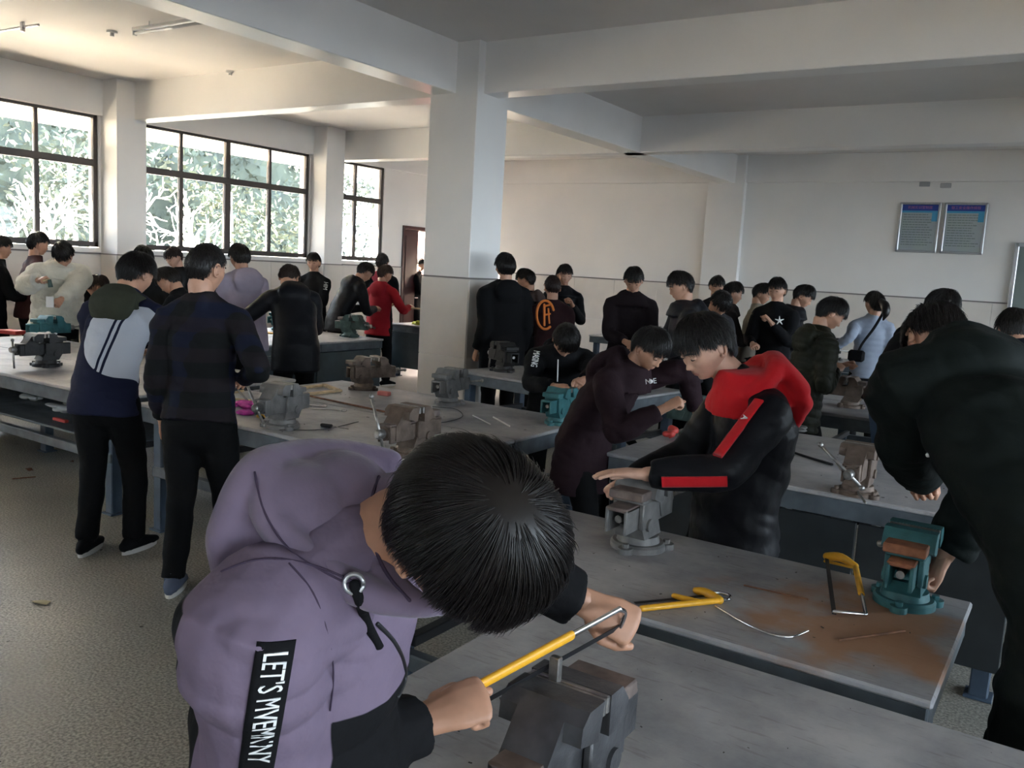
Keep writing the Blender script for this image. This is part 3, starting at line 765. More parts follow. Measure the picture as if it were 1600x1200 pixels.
vise((-2.62, 11.25), -60, 'black', 'black vise on the small bench near the back wall', 1.1, .04, 80, 0)
vise((-7.6, 10.1), 180, 'teal', 'teal vise on the far bench, left of the column', 1.0, .04, 80, 0)
vise((-5.6, 11.7), 180, 'black', 'dark vise near the back wall, left of the boy in the black parka', 1.1, .04, 80, 0)
# ------------------------------------------------------------------ people
def skin_mat(nm, c):
    return mat(nm, c, .5, var=.10, vscale=25, bump=.04, bscale=120)
SKINS = [skin_mat('skin_warm', (.50, .27, .18)), skin_mat('skin_fair', (.56, .33, .24)), skin_mat('skin_tan', (.42, .22, .14))]
M_HAIR = mat('black_hair', (.007, .005, .0045), .40, spec=.4)
M_HAIRB = mat('brown_black_hair', (.022, .012, .010), .42, spec=.35)
M_EYEW = mat('eye_white', (.55, .52, .50), .3); M_EYED = mat('eye_dark', (.01, .008, .008), .25)
M_LIP = mat('lip', (.42, .19, .15), .5)
M_SOLE = mat('shoe_sole', (.55, .55, .53), .6)
def cloth(nm, c, rough=.85, var=.12, bump=.35, bscale=28, sheen=0.0, vscale=7):
    return mat(nm, c, rough, var=var, vscale=vscale, bump=bump, bscale=bscale, spec=.14, sheen=sheen)
C_BLACK = cloth('black_cloth', (.006, .006, .007)); C_BLACK2 = cloth('black_nylon', (.007, .007, .009), .5, bump=.5, bscale=14)
C_PANTS = cloth('black_trousers', (.0045, .0045, .005)); C_DENIM = cloth('blue_denim', (.10, .15, .25))
C_MAROON = cloth('dark_maroon_parka', (.020, .010, .013)); C_NAVY = cloth('navy_cloth', (.012, .014, .035)); C_OLIVE = cloth('olive_cloth', (.040, .043, .030))
C_LAV = cloth('lavender_fleece', (.150, .115, .165), .95, bump=.25, bscale=40, sheen=.2); C_RED = cloth('red_fleece', (.50, .012, .018), .9, sheen=.1)
C_REDJ = cloth('crimson_jacket', (.26, .012, .020)); C_CREAM = cloth('cream_fleece', (.62, .60, .52), .95, bump=1.0, bscale=45, sheen=.3)
C_WHITE = cloth('white_cloth', (.55, .57, .62)); C_LBLUE = cloth('pale_blue_quilt', (.30, .34, .42), .6); C_PUFF = cloth('olive_black_quilt', (.016, .017, .011), .55)
C_GREEN = cloth('dark_green_coat', (.006, .009, .008), .8); C_BROWNC = cloth('brown_cloth_hood', (.07, .05, .045)); C_GREYJ = cloth('charcoal_cloth', (.028, .027, .030))
def two_tone(nm, c1, c2):
    mt = cloth(nm, c1); n = mt.node_tree.nodes; l = mt.node_tree.links; b = n['Principled BSDF']
    src = b.inputs['Base Color'].links[0].from_socket; a = n.new('ShaderNodeAttribute'); a.attribute_name = 'panel'
    mr_ = n.new('ShaderNodeMapRange'); mr_.inputs['From Min'].default_value = -.0008; mr_.inputs['From Max'].default_value = .0008
    mx = n.new('ShaderNodeMix'); mx.data_type = 'RGBA'; mx.inputs[7].default_value = (*c2, 1)
    l.new(a.outputs['Fac'], mr_.inputs['Value']); l.new(mr_.outputs['Result'], mx.inputs[0]); l.new(src, mx.inputs[6]); l.new(mx.outputs[2], b.inputs['Base Color']); return mt
C_PLAID = None
def plaid_mat():
    mt = bpy.data.materials.new('dark_plaid_cloth'); mt.use_nodes = True
    n = mt.node_tree.nodes; l = mt.node_tree.links; b = n['Principled BSDF']
    g = n.new('ShaderNodeTexCoord'); out = None
    def wave(rot, sc, seed):
        mp = n.new('ShaderNodeMapping'); mp.inputs['Rotation'].default_value = rot; l.new(g.outputs['Object'], mp.inputs['Vector'])
        w = n.new('ShaderNodeTexWave'); w.inputs['Scale'].default_value = sc; w.inputs['Distortion'].default_value = .15; l.new(mp.outputs[0], w.inputs['Vector'])
        r = n.new('ShaderNodeValToRGB'); r.color_ramp.interpolation = 'CONSTANT'; r.color_ramp.elements[0].color = (0, 0, 0, 1); r.color_ramp.elements[1].position = .55; r.color_ramp.elements[1].color = (1, 1, 1, 1)
        l.new(w.outputs['Fac'], r.inputs['Fac']); return r.outputs['Color']
    a = wave((0, 0, .6), 2.6, 0); c = wave((0, radians(90), 0), 2.2, 0)
    m1 = n.new('ShaderNodeMix'); m1.data_type = 'RGBA'; m1.inputs[6].default_value = (.0065, .007, .0075, 1); m1.inputs[7].default_value = (.007, .009, .022, 1); l.new(a, m1.inputs[0])
    m2 = n.new('ShaderNodeMix'); m2.data_type = 'RGBA'; m2.inputs[7].default_value = (.016, .011, .014, 1); mu = n.new('ShaderNodeMath'); mu.operation = 'MULTIPLY'; mu.inputs[1].default_value = .6
    l.new(c, mu.inputs[0]); l.new(mu.outputs[0], m2.inputs[0]); l.new(m1.outputs[2], m2.inputs[6]); l.new(m2.outputs[2], b.inputs['Base Color'])
    b.inputs['Roughness'].default_value = .8; b.inputs['Specular IOR Level'].default_value = .15; return mt
C_PLAID = plaid_mat()

def sm(a, b, x):
    t = np.clip((x - a) / (b - a), 0, 1); return t * t * (3 - 2 * t)
def head_pos(D):
    """unit directions (N,3): x right, y face, z up -> point on the head, metres"""
    x, y, z = D[:, 0], D[:, 1], D[:, 2]
    X = x * .077; Y = y * .096; Z = z * .117
    lowr = sm(-.05, -.95, z)
    X = X * (1 - .36 * lowr); X = X * (1 + .03 * np.exp(-((z + .25) / .2) ** 2) * (y > 0))
    Y = np.where(y > 0, Y * (1 - .08 * np.abs(y) ** 3), Y * (1 - .38 * lowr))
    Y = Y + .010 * lowr * (y > .2)
    Y = Y + np.where(y < 0, -.008 * np.exp(-((z - .2) / .5) ** 2) * (-y), 0)
    f = sm(.1, .5, y)
    g = lambda cx, cz, sx, sz: np.exp(-((X - cx) / sx) ** 2 - ((Z - cz) / sz) ** 2)
    ga = lambda cx, cz, sx, sz: g(cx, cz, sx, sz) + g(-cx, cz, sx, sz)
    nose = .010 * np.exp(-(X / .0085) ** 2) * sm(.018, -.028, Z) * sm(-.050, -.036, Z) + .009 * g(0, -.032, .010, .010) + .006 * ga(.012, -.036, .007, .006)
    Y = Y + f * (nose - .0085 * ga(.031, .004, .015, .012) + .005 * ga(.030, .024, .018, .007) + .004 * ga(.044, -.022, .018, .02)
                 + .007 * g(0, -.066, .018, .010) - .004 * g(0, -.066, .024, .0022) + .009 * g(0, -.098, .016, .011) - .003 * g(0, -.082, .02, .005)
                 + .006 * ga(.031, .003, .010, .008) * .6)
    return np.stack([X, Y, Z], 1)
def unit_sphere(n, m_):
    vs = [(0, 0, -1)]
    for i in range(1, m_):
        ph = -pi / 2 + pi * i / m_
        for j in range(n):
            a = 2 * pi * (j + .5) / n; vs.append((cos(ph) * cos(a), cos(ph) * sin(a), sin(ph)))
    vs.append((0, 0, 1)); fs = []
    for j in range(n):
        k2 = (j + 1) % n; fs.append((0, 1 + k2, 1 + j))
        for i in range(m_ - 2):
            a0 = 1 + i * n; fs.append((a0 + j, a0 + k2, a0 + n + k2, a0 + n + j))
        fs.append((len(vs) - 1, 1 + (m_ - 2) * n + j, 1 + (m_ - 2) * n + k2))
    return np.array(vs), fs
_HL = [(0, .50), (30, .50), (52, .44), (66, .30), (76, .17), (92, .20), (106, .10), (122, -.34), (150, -.55), (180, -.60)]
def hairline(D, front=0.0):
    az = np.degrees(np.abs(np.arctan2(D[:, 0], D[:, 1])))
    z = np.interp(az, [a for a, _ in _HL], [b for _, b in _HL])
    z = z + .035 * np.sin(az * .35 + 1) + .03 * np.sin(az * 1.3) * (az < 70)
    return z - front * (az < 60)
_HC = {}
_HAIRM = {}
def head_meshes(lod, style='short'):
    """(head verts, faces, lip-face flags), hair mesh in head space; cached"""
    K = (lod, style)
    if K in _HC: return _HC[K]
    n, m_ = [(96, 72), (48, 36), (28, 20)][lod]; near = style == 'near'; style = 'short' if near else style
    D, fs = unit_sphere(n, m_); V = head_pos(D)
    q = MB(); q.add(V, fs)
    C = np.array([V[list(f)].mean(0) for f in fs])
    mi = [1 if abs(c[2] + .066) < .0085 and c[1] > .06 and abs(c[0]) < .019 * (1 - ((c[2] + .066) / .0085) ** 2) ** .5 else 0 for c in C]
    q.mi = mi
    for s_ in (-1, 1):      # ears
        e = np.array([s_ * .076, -.008, -.006])
        if lod < 2:
            pts = [e + np.array([s_ * (.004 + .006 * max(0, -cos(t))), -.018 * cos(t) * .9 - .004, .030 * sin(t)]) for t in np.linspace(-2.4, 2.2, 12)]
            q.tube(pts, .0048, n=8, round_ends=True)
            q.ell(e + np.array([0, .000, -.002]), (.006, .013, .022), n=10, m_=6); q.ell(e + np.array([0, .006, -.027]), (.005, .007, .008), n=8, m_=5)
        else: q.ell(e, (.010, .015, .030), n=8, m_=6)
    # hair shell
    th = {'short': .013, 'crop': .008, 'long': .017}[style]; fr = {'short': .03, 'crop': -.04, 'long': .05}[style]
    h = MB(); off = D[:, 2] - hairline(D, fr)
    Vh = V + D * (np.clip(off * 6, -.3, 1) * th)[:, None]
    h.add(Vh, [f for f in fs if np.mean([off[i] for i in f]) > -.03])
    ns = {'short': (2400, 1200, 420), 'crop': (2000, 1000, 350), 'long': (2600, 1300, 420)}[style][lod]
    wd = [.0015, .0024, .0042][lod]; seg = [7, 5, 4][lod]
    if near: ns, wd, seg = 11000, .00085, 9
    Ls = {'short': (.055, .085) if near else (.035, .062), 'crop': (.012, .024), 'long': (.05, .09)}[style]
    rs = np.random.RandomState(5 + lod)
    R = rs.normal(size=(ns * 3, 3)); R /= np.linalg.norm(R, axis=1, keepdims=True)
    R = R[(R[:, 2] - hairline(R, fr * .2)) > 0][:ns]; W = nrm([.18, -.42, .90])
    if lod == 0:
        wn = nrm(np.cross(W, [0, 0, 1]))
    t = R - W; t -= R * (t * R).sum(1, keepdims=True); tl = np.linalg.norm(t, axis=1, keepdims=True); t /= tl + 1e-6
    sw = np.cross(R, t); t = t + sw * .35 * np.exp(-tl / .5)
    t[:, 2] -= .35; t += rs.normal(size=t.shape) * (.07 if near else .14)
    L = rs.uniform(*Ls, size=(len(R), 1)); offr = (R[:, 2] - hairline(R, fr * .2))[:, None]; azr = np.degrees(np.abs(np.arctan2(R[:, 0], R[:, 1])))[:, None]
    L = np.minimum(L, np.where(azr < 55, .034, .010) + offr * .115); d = R.copy(); path = []
    lift = (.75 if near else 1) * rs.uniform(.0, 1, size=(len(R), 1)) ** 2 * np.where(rs.rand(len(R), 1) < .15, 1.7, 1.0)
    for i in range(seg):
        u = i / (seg - 1); P = head_pos(d) + d * (th * .75 + (.010 + .012 * lift) * u * (1 - .4 * u) * (1.0 if style != 'crop' else .4)); path.append(P)
        t2 = t - d * (t * d).sum(1, keepdims=True); t2 /= np.linalg.norm(t2, axis=1, keepdims=True) + 1e-6
        d = d + t2 * L / (seg - 1) / .10; d /= np.linalg.norm(d, axis=1, keepdims=True)
    P = np.stack(path, 1); N_ = len(P); T = np.gradient(P, axis=1); T /= np.linalg.norm(T, axis=2, keepdims=True) + 1e-9
    nr_ = P / np.linalg.norm(P, axis=2, keepdims=True); B = np.cross(T, nr_); B /= np.linalg.norm(B, axis=2, keepdims=True) + 1e-9
    w = (wd * np.sin(np.linspace(.9, pi * .97, seg)))[None, :, None]
    ring = np.stack([P + B * w, P + nr_ * w * .8, P - B * w], 2)      # N, seg, 3, 3
    fa = []
    for i in range(seg - 1):
        for j in range(3):
            a = i * 3 + j; b = i * 3 + (j + 1) % 3; fa.append((a, b, b + 3, a + 3))
    fa = np.array(fa); F = (fa[None] + (np.arange(N_) * seg * 3)[:, None, None]).reshape(-1, 4)
    h.add(ring.reshape(-1, 3), F.tolist())
    if style == 'long':
        pass
    _HC[K] = (q, h); return _HC[K]


def noise_ridge(vs, amp, sc, seed=0.0, ax=(1, 1, 1)):
    A = np.array(ax) * sc; return np.array([.25 - abs(noise.noise(Vector((v[0] * A[0] + seed + v[2] * 2, v[1] * A[1], v[2] * A[2] + v[0] * 3)))) for v in vs]) * amp
def noise_disp(vs, amp, sc, seed=0.0, ax=(1, 1, 1)):
    """smooth value-noise displacement amount per vertex"""
    out = np.zeros(len(vs)); A = np.array(ax) * sc
    for i, v in enumerate(vs): out[i] = noise.noise(Vector((v[0] * A[0] + seed, v[1] * A[1], v[2] * A[2])))
    return out * amp
def remesh(mb_, voxel, mats, name, loc, smooth=3, wrinkle=0.0, seed=0.0, paint=None, quilt=None, fold=None, field=None):
    me = mb_.mesh('tmp', mats[0]); o = bpy.data.objects.new('tmp', me); COL.objects.link(o)
    md = o.modifiers.new('r', 'REMESH'); md.mode = 'VOXEL'; md.voxel_size = voxel
    dg = bpy.context.evaluated_depsgraph_get(); ev = o.evaluated_get(dg); m2 = ev.to_mesh()
    nv = len(m2.vertices); V = np.empty(nv * 3); m2.vertices.foreach_get('co', V); V = V.reshape(-1, 3).astype(float)
    ne = len(m2.edges); E = np.empty(ne * 2, int); m2.edges.foreach_get('vertices', E); E = E.reshape(-1, 2)
    nl = len(m2.loops); Lp = np.empty(nl, int); m2.loops.foreach_get('vertex_index', Lp)
    npn = len(m2.polygons); st = np.empty(npn, int); tot = np.empty(npn, int); m2.polygons.foreach_get('loop_start', st); m2.polygons.foreach_get('loop_total', tot)
    ev.to_mesh_clear(); bpy.data.objects.remove(o); bpy.data.meshes.remove(me)
    if nv == 0: return None
    deg = np.bincount(E.ravel(), minlength=nv).astype(float)[:, None]
    def lap(V, f):
        S = np.zeros_like(V)
        for k in range(3): S[:, k] = np.bincount(E[:, 0], V[E[:, 1], k], nv) + np.bincount(E[:, 1], V[E[:, 0], k], nv)
        return V + f * (S / deg - V)
    for _ in range(smooth): V = lap(V, .5); V = lap(V, .35)
    if tot.min() == 4 and tot.max() == 4: Fq = Lp.reshape(-1, 4)
    else: Fq = None
    N = None
    if wrinkle or quilt or fold:
        N = np.zeros_like(V)
        a, b, c = V[Fq[:, 0]], V[Fq[:, 1]], V[Fq[:, 3]]; fn = np.cross(b - a, c - a)
        for k in range(4):
            for j in range(3): N[:, j] += np.bincount(Fq[:, k], fn[:, j], nv)
        N /= np.linalg.norm(N, axis=1, keepdims=True) + 1e-12
        d = np.zeros(nv)
        if wrinkle: d += noise_disp(V, wrinkle, 7, seed, (1, 1, 1.6)) + noise_ridge(V, -wrinkle * 1.5, 9, seed + 9, (.8, .8, 1.7)) * (1 if voxel < .012 else .6)
        if quilt: d += quilt(V)
        if fold: d += fold(V)
        V = V + N * d[:, None]
    me = bpy.data.meshes.new(name); me.vertices.add(nv); me.vertices.foreach_set('co', (V - np.array(loc)).ravel())
    me.loops.add(nl); me.loops.foreach_set('vertex_index', Lp); me.polygons.add(npn); me.polygons.foreach_set('loop_start', st)
    me.polygons.foreach_set('use_smooth', [True] * npn)
    for mm in mats: me.materials.append(mm)
    if field:
        at_ = me.attributes.new('panel', 'FLOAT', 'POINT'); at_.data.foreach_set('value', field(V).astype(np.float32))
    if paint:
        cc = np.zeros((npn, 3))
        for k in range(4): cc += V[Fq[:, k]] / 4
        me.polygons.foreach_set('material_index', paint(cc).astype(np.int32))
    me.update(calc_edges=True); me.validate(); return me

def hand(mb_, wrist, fdir, back, side, curl=.5, s=1.0, n=8, spread=.0, mirror=1, thumb=.5):
    """five-fingered hand; fdir finger direction, back = back of the hand, thumb on 'mirror' side"""
    f = nrm(fdir); b = nrm(np.asarray(back, float) - f * np.dot(back, f)); t = np.cross(b, f) * mirror   # t = thumb side
    wrist = np.asarray(wrist, float)
    P = lambda x, y, z: wrist + (f * x + t * y + b * z) * s
    mb_.tube([P(-.03, 0, 0), P(.012, 0, 0), P(.045, 0, .003), P(.082, 0, .002)], np.array([.026, .031, .039, .040]) * s, n=12, side=t, rd=np.array([.021, .019, .016, .012]) * s, round_ends=True)
    for k, (y, L, r) in enumerate(((.030, .072, .0085), (.010, .080, .009), (-.011, .074, .0085), (-.030, .058, .0075))):
        a = curl * (1 + .06 * k); pts = [P(.070, y, .002)]; ang = 0; pos = np.array([.076, y, .002]); seg = [L * .45, L * .32, L * .27]
        sp = spread * (1.5 - k) * .12
        for j, sg in enumerate(seg):
            ang += a * (1.25, 1.45, .9)[j]
            pts.append(P(*(pos + np.array([cos(ang) * .3 * sg, 0, -sin(ang) * .3 * sg]))))
            pos = pos + np.array([cos(ang) * sg, sp * sg, -sin(ang) * sg]); pts.append(P(*pos))
        mb_.tube(pts, np.linspace(r * 1.08, r * .82, len(pts)) * s, n=n, round_ends=True)
    th = thumb
    p0 = np.array([.015, .026, -.004]); p1 = p0 + np.array([.030, .022 * (1 - .5 * th), -.012 - .01 * th]); p2 = p1 + np.array([.030, .010 - .024 * th, -.012 * th - .004]); p3 = p2 + np.array([.024, -.004 - .014 * th, -.010 * th])
    mb_.tube([P(*p0), P(*p1), P(*p2), P(*p3)], np.array([.0145, .012, .0105, .0085]) * s, n=n, round_ends=True)

def ik(a, c, l1, l2, hint):
    a = np.asarray(a, float); c = np.asarray(c, float); v = c - a; d = np.linalg.norm(v)
    if d > (l1 + l2) * .995: c = a + v / d * (l1 + l2) * .995; v = c - a; d = np.linalg.norm(v)
    d = max(d, abs(l1 - l2) + .02); x = (l1 * l1 - l2 * l2 + d * d) / (2 * d); h = math.sqrt(max(0, l1 * l1 - x * x)); u = nrm(v)
    hp = np.asarray(hint, float); hp = hp - u * np.dot(hp, u); return a + u * x + nrm(hp) * h, c

VOX = [.0085, .0135, .020]
PEOPLE = []
def person(label, px, py, D, phi, lean=5, hp=20, hy=0, hroll=0, top=C_BLACK, pants=C_PANTS, armL='work', armR='work', lod=1, skin=0, style='short', hair=M_HAIR, bulk=1.0, hood=None, hoodmat=None,
           height=1.0, hem=.10, paint=None, tops=None, quilt=0.0, legs=True, shoes=None, curlL=.9, curlR=.9, twist=0, legspread=.11, stagger=.05, side_lean=0, group=None, sole=True, wr=None, handL=None, handR=None, fold=None, backoff=0, elbL=None, elbR=None, cuffmat=None, voxel=None, hint=None, sleeve=1.06, collar=True, pelv=None, nbase=None, basis=None, hlift=0.0, field=None, legvox=.016):
    Hc = at_depth(px, py, D); c = nrm([Hc[0], Hc[1], 0]); rgt = np.array([c[1], -c[0], 0]); ph = radians(phi)
    f = c * cos(ph) + rgt * sin(ph); S = np.array([f[1], -f[0], 0]); U = np.array([0, 0, 1.])
    dr = lambda a, sd=0: nrm(f * sin(radians(a)) + U * cos(radians(a)) + S * sin(radians(sd)))
    s = height; nk = min(lean * 1.1 * .6 + hp * .45, 100)
    segs = [(.15, dr(lean * .5, side_lean * .5)), (.20, dr(lean * .95, side_lean)), (.16, dr(lean * 1.2, side_lean))]
    tot = sum(a * d[2] for a, d in segs) + .19 * dr(nk)[2]
    k = (Hc[2] / s - tot) / .90
    if k > 1.0: s = Hc[2] / (tot + .90); k = 1.0
    pel = Hc - s * sum(a * d for a, d in segs) - s * .19 * dr(nk)
    P1 = pel + segs[0][1] * .15 * s; P2 = P1 + segs[1][1] * .20 * s; P3 = P2 + segs[2][1] * .16 * s
    PEOPLE.append((label[:40], round(s, 2), round(k, 2), tuple(np.round(pel, 2))))
    if pelv is not None:
        s = height; pel = np.asarray(pelv, float); P3 = np.asarray(nbase, float); ch = P3 - pel; back = nrm(-f + ch * (f @ ch) / (ch @ ch)); Lc = np.linalg.norm(ch)
        P1 = pel + ch * .33 + back * .045; P2 = pel + ch * .68 + back * .05
        segs = [(.15, nrm(P1 - pel)), (.20, nrm(P2 - P1)), (.16, nrm(P3 - P2))]
    S2 = nrm(S * cos(radians(twist)) + f * sin(radians(twist)))     # shoulder axis
    root = empty('person', (pel[0], pel[1], 0)); tag(root, label, 'person', group); off = np.array([pel[0], pel[1], 0])
    # head orientation
    hf = nrm(f * cos(radians(hy)) + S * sin(radians(hy))); hs = np.array([hf[1], -hf[0], 0])
    F3 = hf * cos(radians(hp)) - U * sin(radians(hp)); U3 = hf * sin(radians(hp)) + U * cos(radians(hp))
    a = radians(hroll); R3 = hs * cos(a) + U3 * sin(a); U3 = -hs * sin(a) + U3 * cos(a)
    if basis is not None:
        U3 = nrm(basis[0]); F3 = np.asarray(basis[1], float); F3 = nrm(F3 - U3 * (F3 @ U3)); R3 = np.cross(F3, U3)
    HM = np.stack([R3, F3, U3], 1) * s
    hd, hr_ = head_meshes(lod, style)
    body = MB(); sk = SKINS[skin]
    hv = np.vstack(hd.v) @ HM.T + Hc; body.add(hv, hd.f); body.mi = list(hd.mi)
    skull = Hc - U3 * .085 * s - F3 * .022 * s
    body.tube([P3 - segs[2][1] * .03 * s, (P3 + skull) / 2 + (-f * .004), skull, Hc - U3 * .02 * s - F3 * .02 * s], np.array([.062, .056, .056, .05]) * s, n=16, side=S, mi=0)
    # torso core, legs core (under clothing)
    body.tube([pel - U * .02, P1, P2, P3], np.array([.12, .11, .11, .05]) * s, n=10, side=S, rd=np.array([.075, .07, .07, .045]) * s, round_ends=True, mi=0)
    sh = {}
    for nm, sg in (('L', -1), ('R', 1)):
        sh[nm] = P3 - segs[2][1] * .060 * s + S2 * sg * .168 * s * min(bulk, 1.1) ** .3
    l1, l2 = .285 * s, .255 * s; arms = {}
    for nm, sg, spec, eh in (('L', -1, armL, elbL), ('R', 1, armR, elbR)):
        A = sh[nm]
        if isinstance(spec, str):
            if spec == 'down': T = A + np.array([0, 0, -.50 * s]) + S2 * sg * .05 + f * .04
            elif spec == 'pocket': T = pel + S * sg * .20 * s + f * .06 + U * .02
            elif spec == 'work': T = np.array([pel[0], pel[1], 0]) + f * (.34 + .25 * sin(radians(lean))) * s + S * sg * .08 + U * 1.08
            elif spec == 'chest': T = P2 + f * .24 + S * sg * .06 + U * .02
            elif spec == 'ahead': T = A + f * .42 - U * .25 - S * sg * .05
        else: T = np.asarray(spec, float)
        hint = np.asarray(eh, float) if eh is not None else (-f * .5 + S * sg * .55 - U * .6)
        if isinstance(spec, str) and spec == 'down': hint = -f
        E_, T = ik(A, T, l1, l2, hint); arms[nm] = (A, E_, T)
        body.tube([A, (A + E_) / 2, E_, (E_ + T) / 2, T], np.array([.045, .042, .036, .034, .025]) * s, n=10, round_ends=True, mi=0)
    kn = {}
    for nm, sg in (('L', -1), ('R', 1)):
        hipj = pel + S * sg * .085 * s - U * .03 * s
        ft = np.array([pel[0], pel[1], 0]) + f * (.10 * sin(radians(lean)) + (stagger * sg)) * 1.0 + S * sg * legspread + U * .085 * s
        lt_ = min(.84 * s, np.linalg.norm(hipj - ft) * 1.012); K_, ft = ik(hipj, ft, .51 * lt_, .49 * lt_, f + S * sg * .1); kn[nm] = (hipj, K_, ft)
        body.tube([hipj, K_, ft], np.array([.06, .045, .035]) * s, n=8, round_ends=True, mi=0)
    # hands
    for nm, sg, cu, hspec in (('L', -1, curlL, handL), ('R', 1, curlR, handR)):
        A, E_, T = arms[nm]; fd = nrm(T - E_)
        bk = U * .8 + S2 * sg * .5; 
        if abs(fd[2]) > .8: bk = S2 * sg
        th = .6
        if hspec: fd = nrm(hspec.get('f', fd)); bk = np.asarray(hspec.get('b', bk), float); th = hspec.get('t', .6)
        hb = MB(); hand(hb, T + fd * .02 * s, fd, bk, S, cu, s, n=10 if lod == 0 else 6, mirror=sg, thumb=th)
        if lod == 0:
            me = remesh(hb, .0028, [sk], 'h', (0, 0, 0), smooth=1)
            V = np.empty(len(me.vertices) * 3); me.vertices.foreach_get('co', V); body.add(V.reshape(-1, 3), [tuple(p.vertices) for p in me.polygons], 0); bpy.data.meshes.remove(me)
        else: body.add(np.vstack(hb.v), hb.f, 0)
    bo = link('body', body.mesh('body', [sk, M_LIP], smooth=True, offset=off), root)
    # eyes, brows
    if lod < 2 or abs(((phi + hy + 180) % 360) - 180) > 60:
        for sg in (-1, 1):
            e = MB(); c_ = np.array([sg * .031, .0755, .003])
            tr_ = lambda q: (np.vstack(q.v) @ HM.T + Hc)
            q = MB(); q.ell(c_, (.0135, .0105, .0085), n=12, m_=8)
            ev = link('eyelid', MB().add(tr_(q), q.f).mesh('eyelid', sk, True, off), root)
            q = MB(); lo = -.0012 if hp > 8 else .0
            q.tube([c_ + np.array([-.0130, .0065, -.001 + lo]), c_ + np.array([-.006, .0105, -.0025 + lo]), c_ + np.array([.0, .0115, -.003 + lo]), c_ + np.array([.006, .0105, -.0025 + lo]), c_ + np.array([.013, .0065, -.001 + lo])], [.0008, .0018, .0024, .0018, .0008], n=6)
            link('eye', MB().add(tr_(q), q.f).mesh('eye', M_EYED, True, off), root)
            q = MB(); q.tube([np.array([sg * .014, .093, .023]), np.array([sg * .028, .0915, .028]), np.array([sg * .042, .083, .026]), np.array([sg * .052, .074, .020])], [.0022, .0033, .0028, .0012], n=6, side=(0, 1, .2), rd=[.0030, .004, .003, .0015])
            link('eyebrow', MB().add(tr_(q), q.f).mesh('eyebrow', hair, True, off), root)
    kh = (lod, style, hair.name)
    if kh not in _HAIRM: _HAIRM[kh] = hr_.mesh('hair', hair, True)
    ho = link('hair', _HAIRM[kh], root); hm_ = Matrix.Identity(4)
    for i_ in range(3):
        for j_ in range(3): hm_[i_][j_] = HM[i_][j_]
        hm_[i_][3] = (Hc - off)[i_]
    ho.matrix_local = hm_
    # jacket
    vx = voxel or VOX[lod]; B = bulk * s; J = MB(); d0, d1, d2 = (q[1] for q in segs)
    hemp = pel - U * hem * s - f * .01
    J.tube([hemp, pel - d0 * .0, P1, (P1 + P2) / 2, P2, P2 + d2 * .08 * s, P3 - d2 * .01 * s, P3 + nrm(skull - P3) * .035 * s], np.array([.190, .180, .166, .170, .176, .160, .098, .070]) * B, n=24, side=S2,
           rd=np.array([.142, .134, .122, .124, .124, .104, .080, .068]) * B, round_ends=False)
    for nm, sg in (('L', -1), ('R', 1)):
        A, E_, T = arms[nm]; w = T - nrm(T - E_) * .012
        pts = spline([P3 - d2 * .06 * s + S2 * sg * .06 * s, A, (A + E_) / 2 + (A + E_ - 2 * A) * 0, E_, (E_ + w) / 2, w], 3)
        J.tube(pts, np.interp(np.linspace(0, 1, len(pts)), [0, .2, .4, .6, .8, 1], [.070, .070, .062, .056, .050, .042]) * B * sleeve, n=16, round_ends=False)
        J.tube([P3 + nrm(skull - P3) * .02 * s + S2 * sg * .03 * s, A + U * .012 * s], np.array([.062, .056]) * B, n=12, round_ends=True)
        J.ell(A, np.array([.068, .068, .068]) * B * (sleeve ** .5), n=12)
    if collar: J.tube([P3 - d2 * .02 * s, P3 + nrm(skull - P3) * .045 * s + f * .005, P3 + nrm(skull - P3) * .075 * s + f * .008], np.array([.088, .076, .070]) * s, n=20, side=S, rd=np.array([.080, .074, .070]) * s)
    H_ = MB() if hoodmat is not None else J
    if hood:
        up_ = nrm(segs[2][1] * .6 + U * .4); bk_ = -nrm(f - up_ * (f @ up_)); C0 = P3 + up_ * (.012 + hlift * .5) * s
        pts = []
        for t_ in np.linspace(-2.35, 2.35, 15):
            pts.append(C0 + bk_ * (.088 * cos(t_) + .004) * s * hood ** .7 + S2 * sin(t_) * .104 * s * hood ** .5 + up_ * (.030 * cos(t_) - .012 + hlift * .5 * max(0, cos(t_))) * s)
        rr_ = (.018 + .012 * np.cos(np.linspace(-1.5, 1.5, 15))) * s * hood
        H_.tube([P3 - up_ * .055 * s, P3 - up_ * .02 * s, P3 + up_ * .02 * s, P3 + up_ * (.050 + hlift * .6) * s + bk_ * hlift * .25 * s], np.array([.168, .145, .112, .094]) * s * hood ** .6, n=26, side=S2, rd=np.array([.128, .115, .100, .090]) * s * hood ** .6)
        H_.tube(pts, rr_, n=12, round_ends=True)
        w_ = np.linspace(0, 1, 7); pp = [C0 + bk_ * (.085 + .030 * sin(pi * u_)) * s * hood - up_ * (.20 * hood * u_ - .035) * s for u_ in w_]
        H_.tube(pp, np.array([.085, .110, .118, .112, .095, .070, .030]) * s * hood, n=18, side=S2, rd=np.array([.030, .040, .046, .044, .036, .026, .014]) * s * hood, round_ends=True)
    spine = dict(pel=pel, P1=P1, P2=P2, P3=P3, f=f, S=S, S2=S2, U=U, arms=arms, s=s, dr=dr, head=Hc, F3=F3, U3=U3, R3=R3, root=root, off=off, lean=lean, d=(d0, d1, d2), skull=skull)
    qf = None
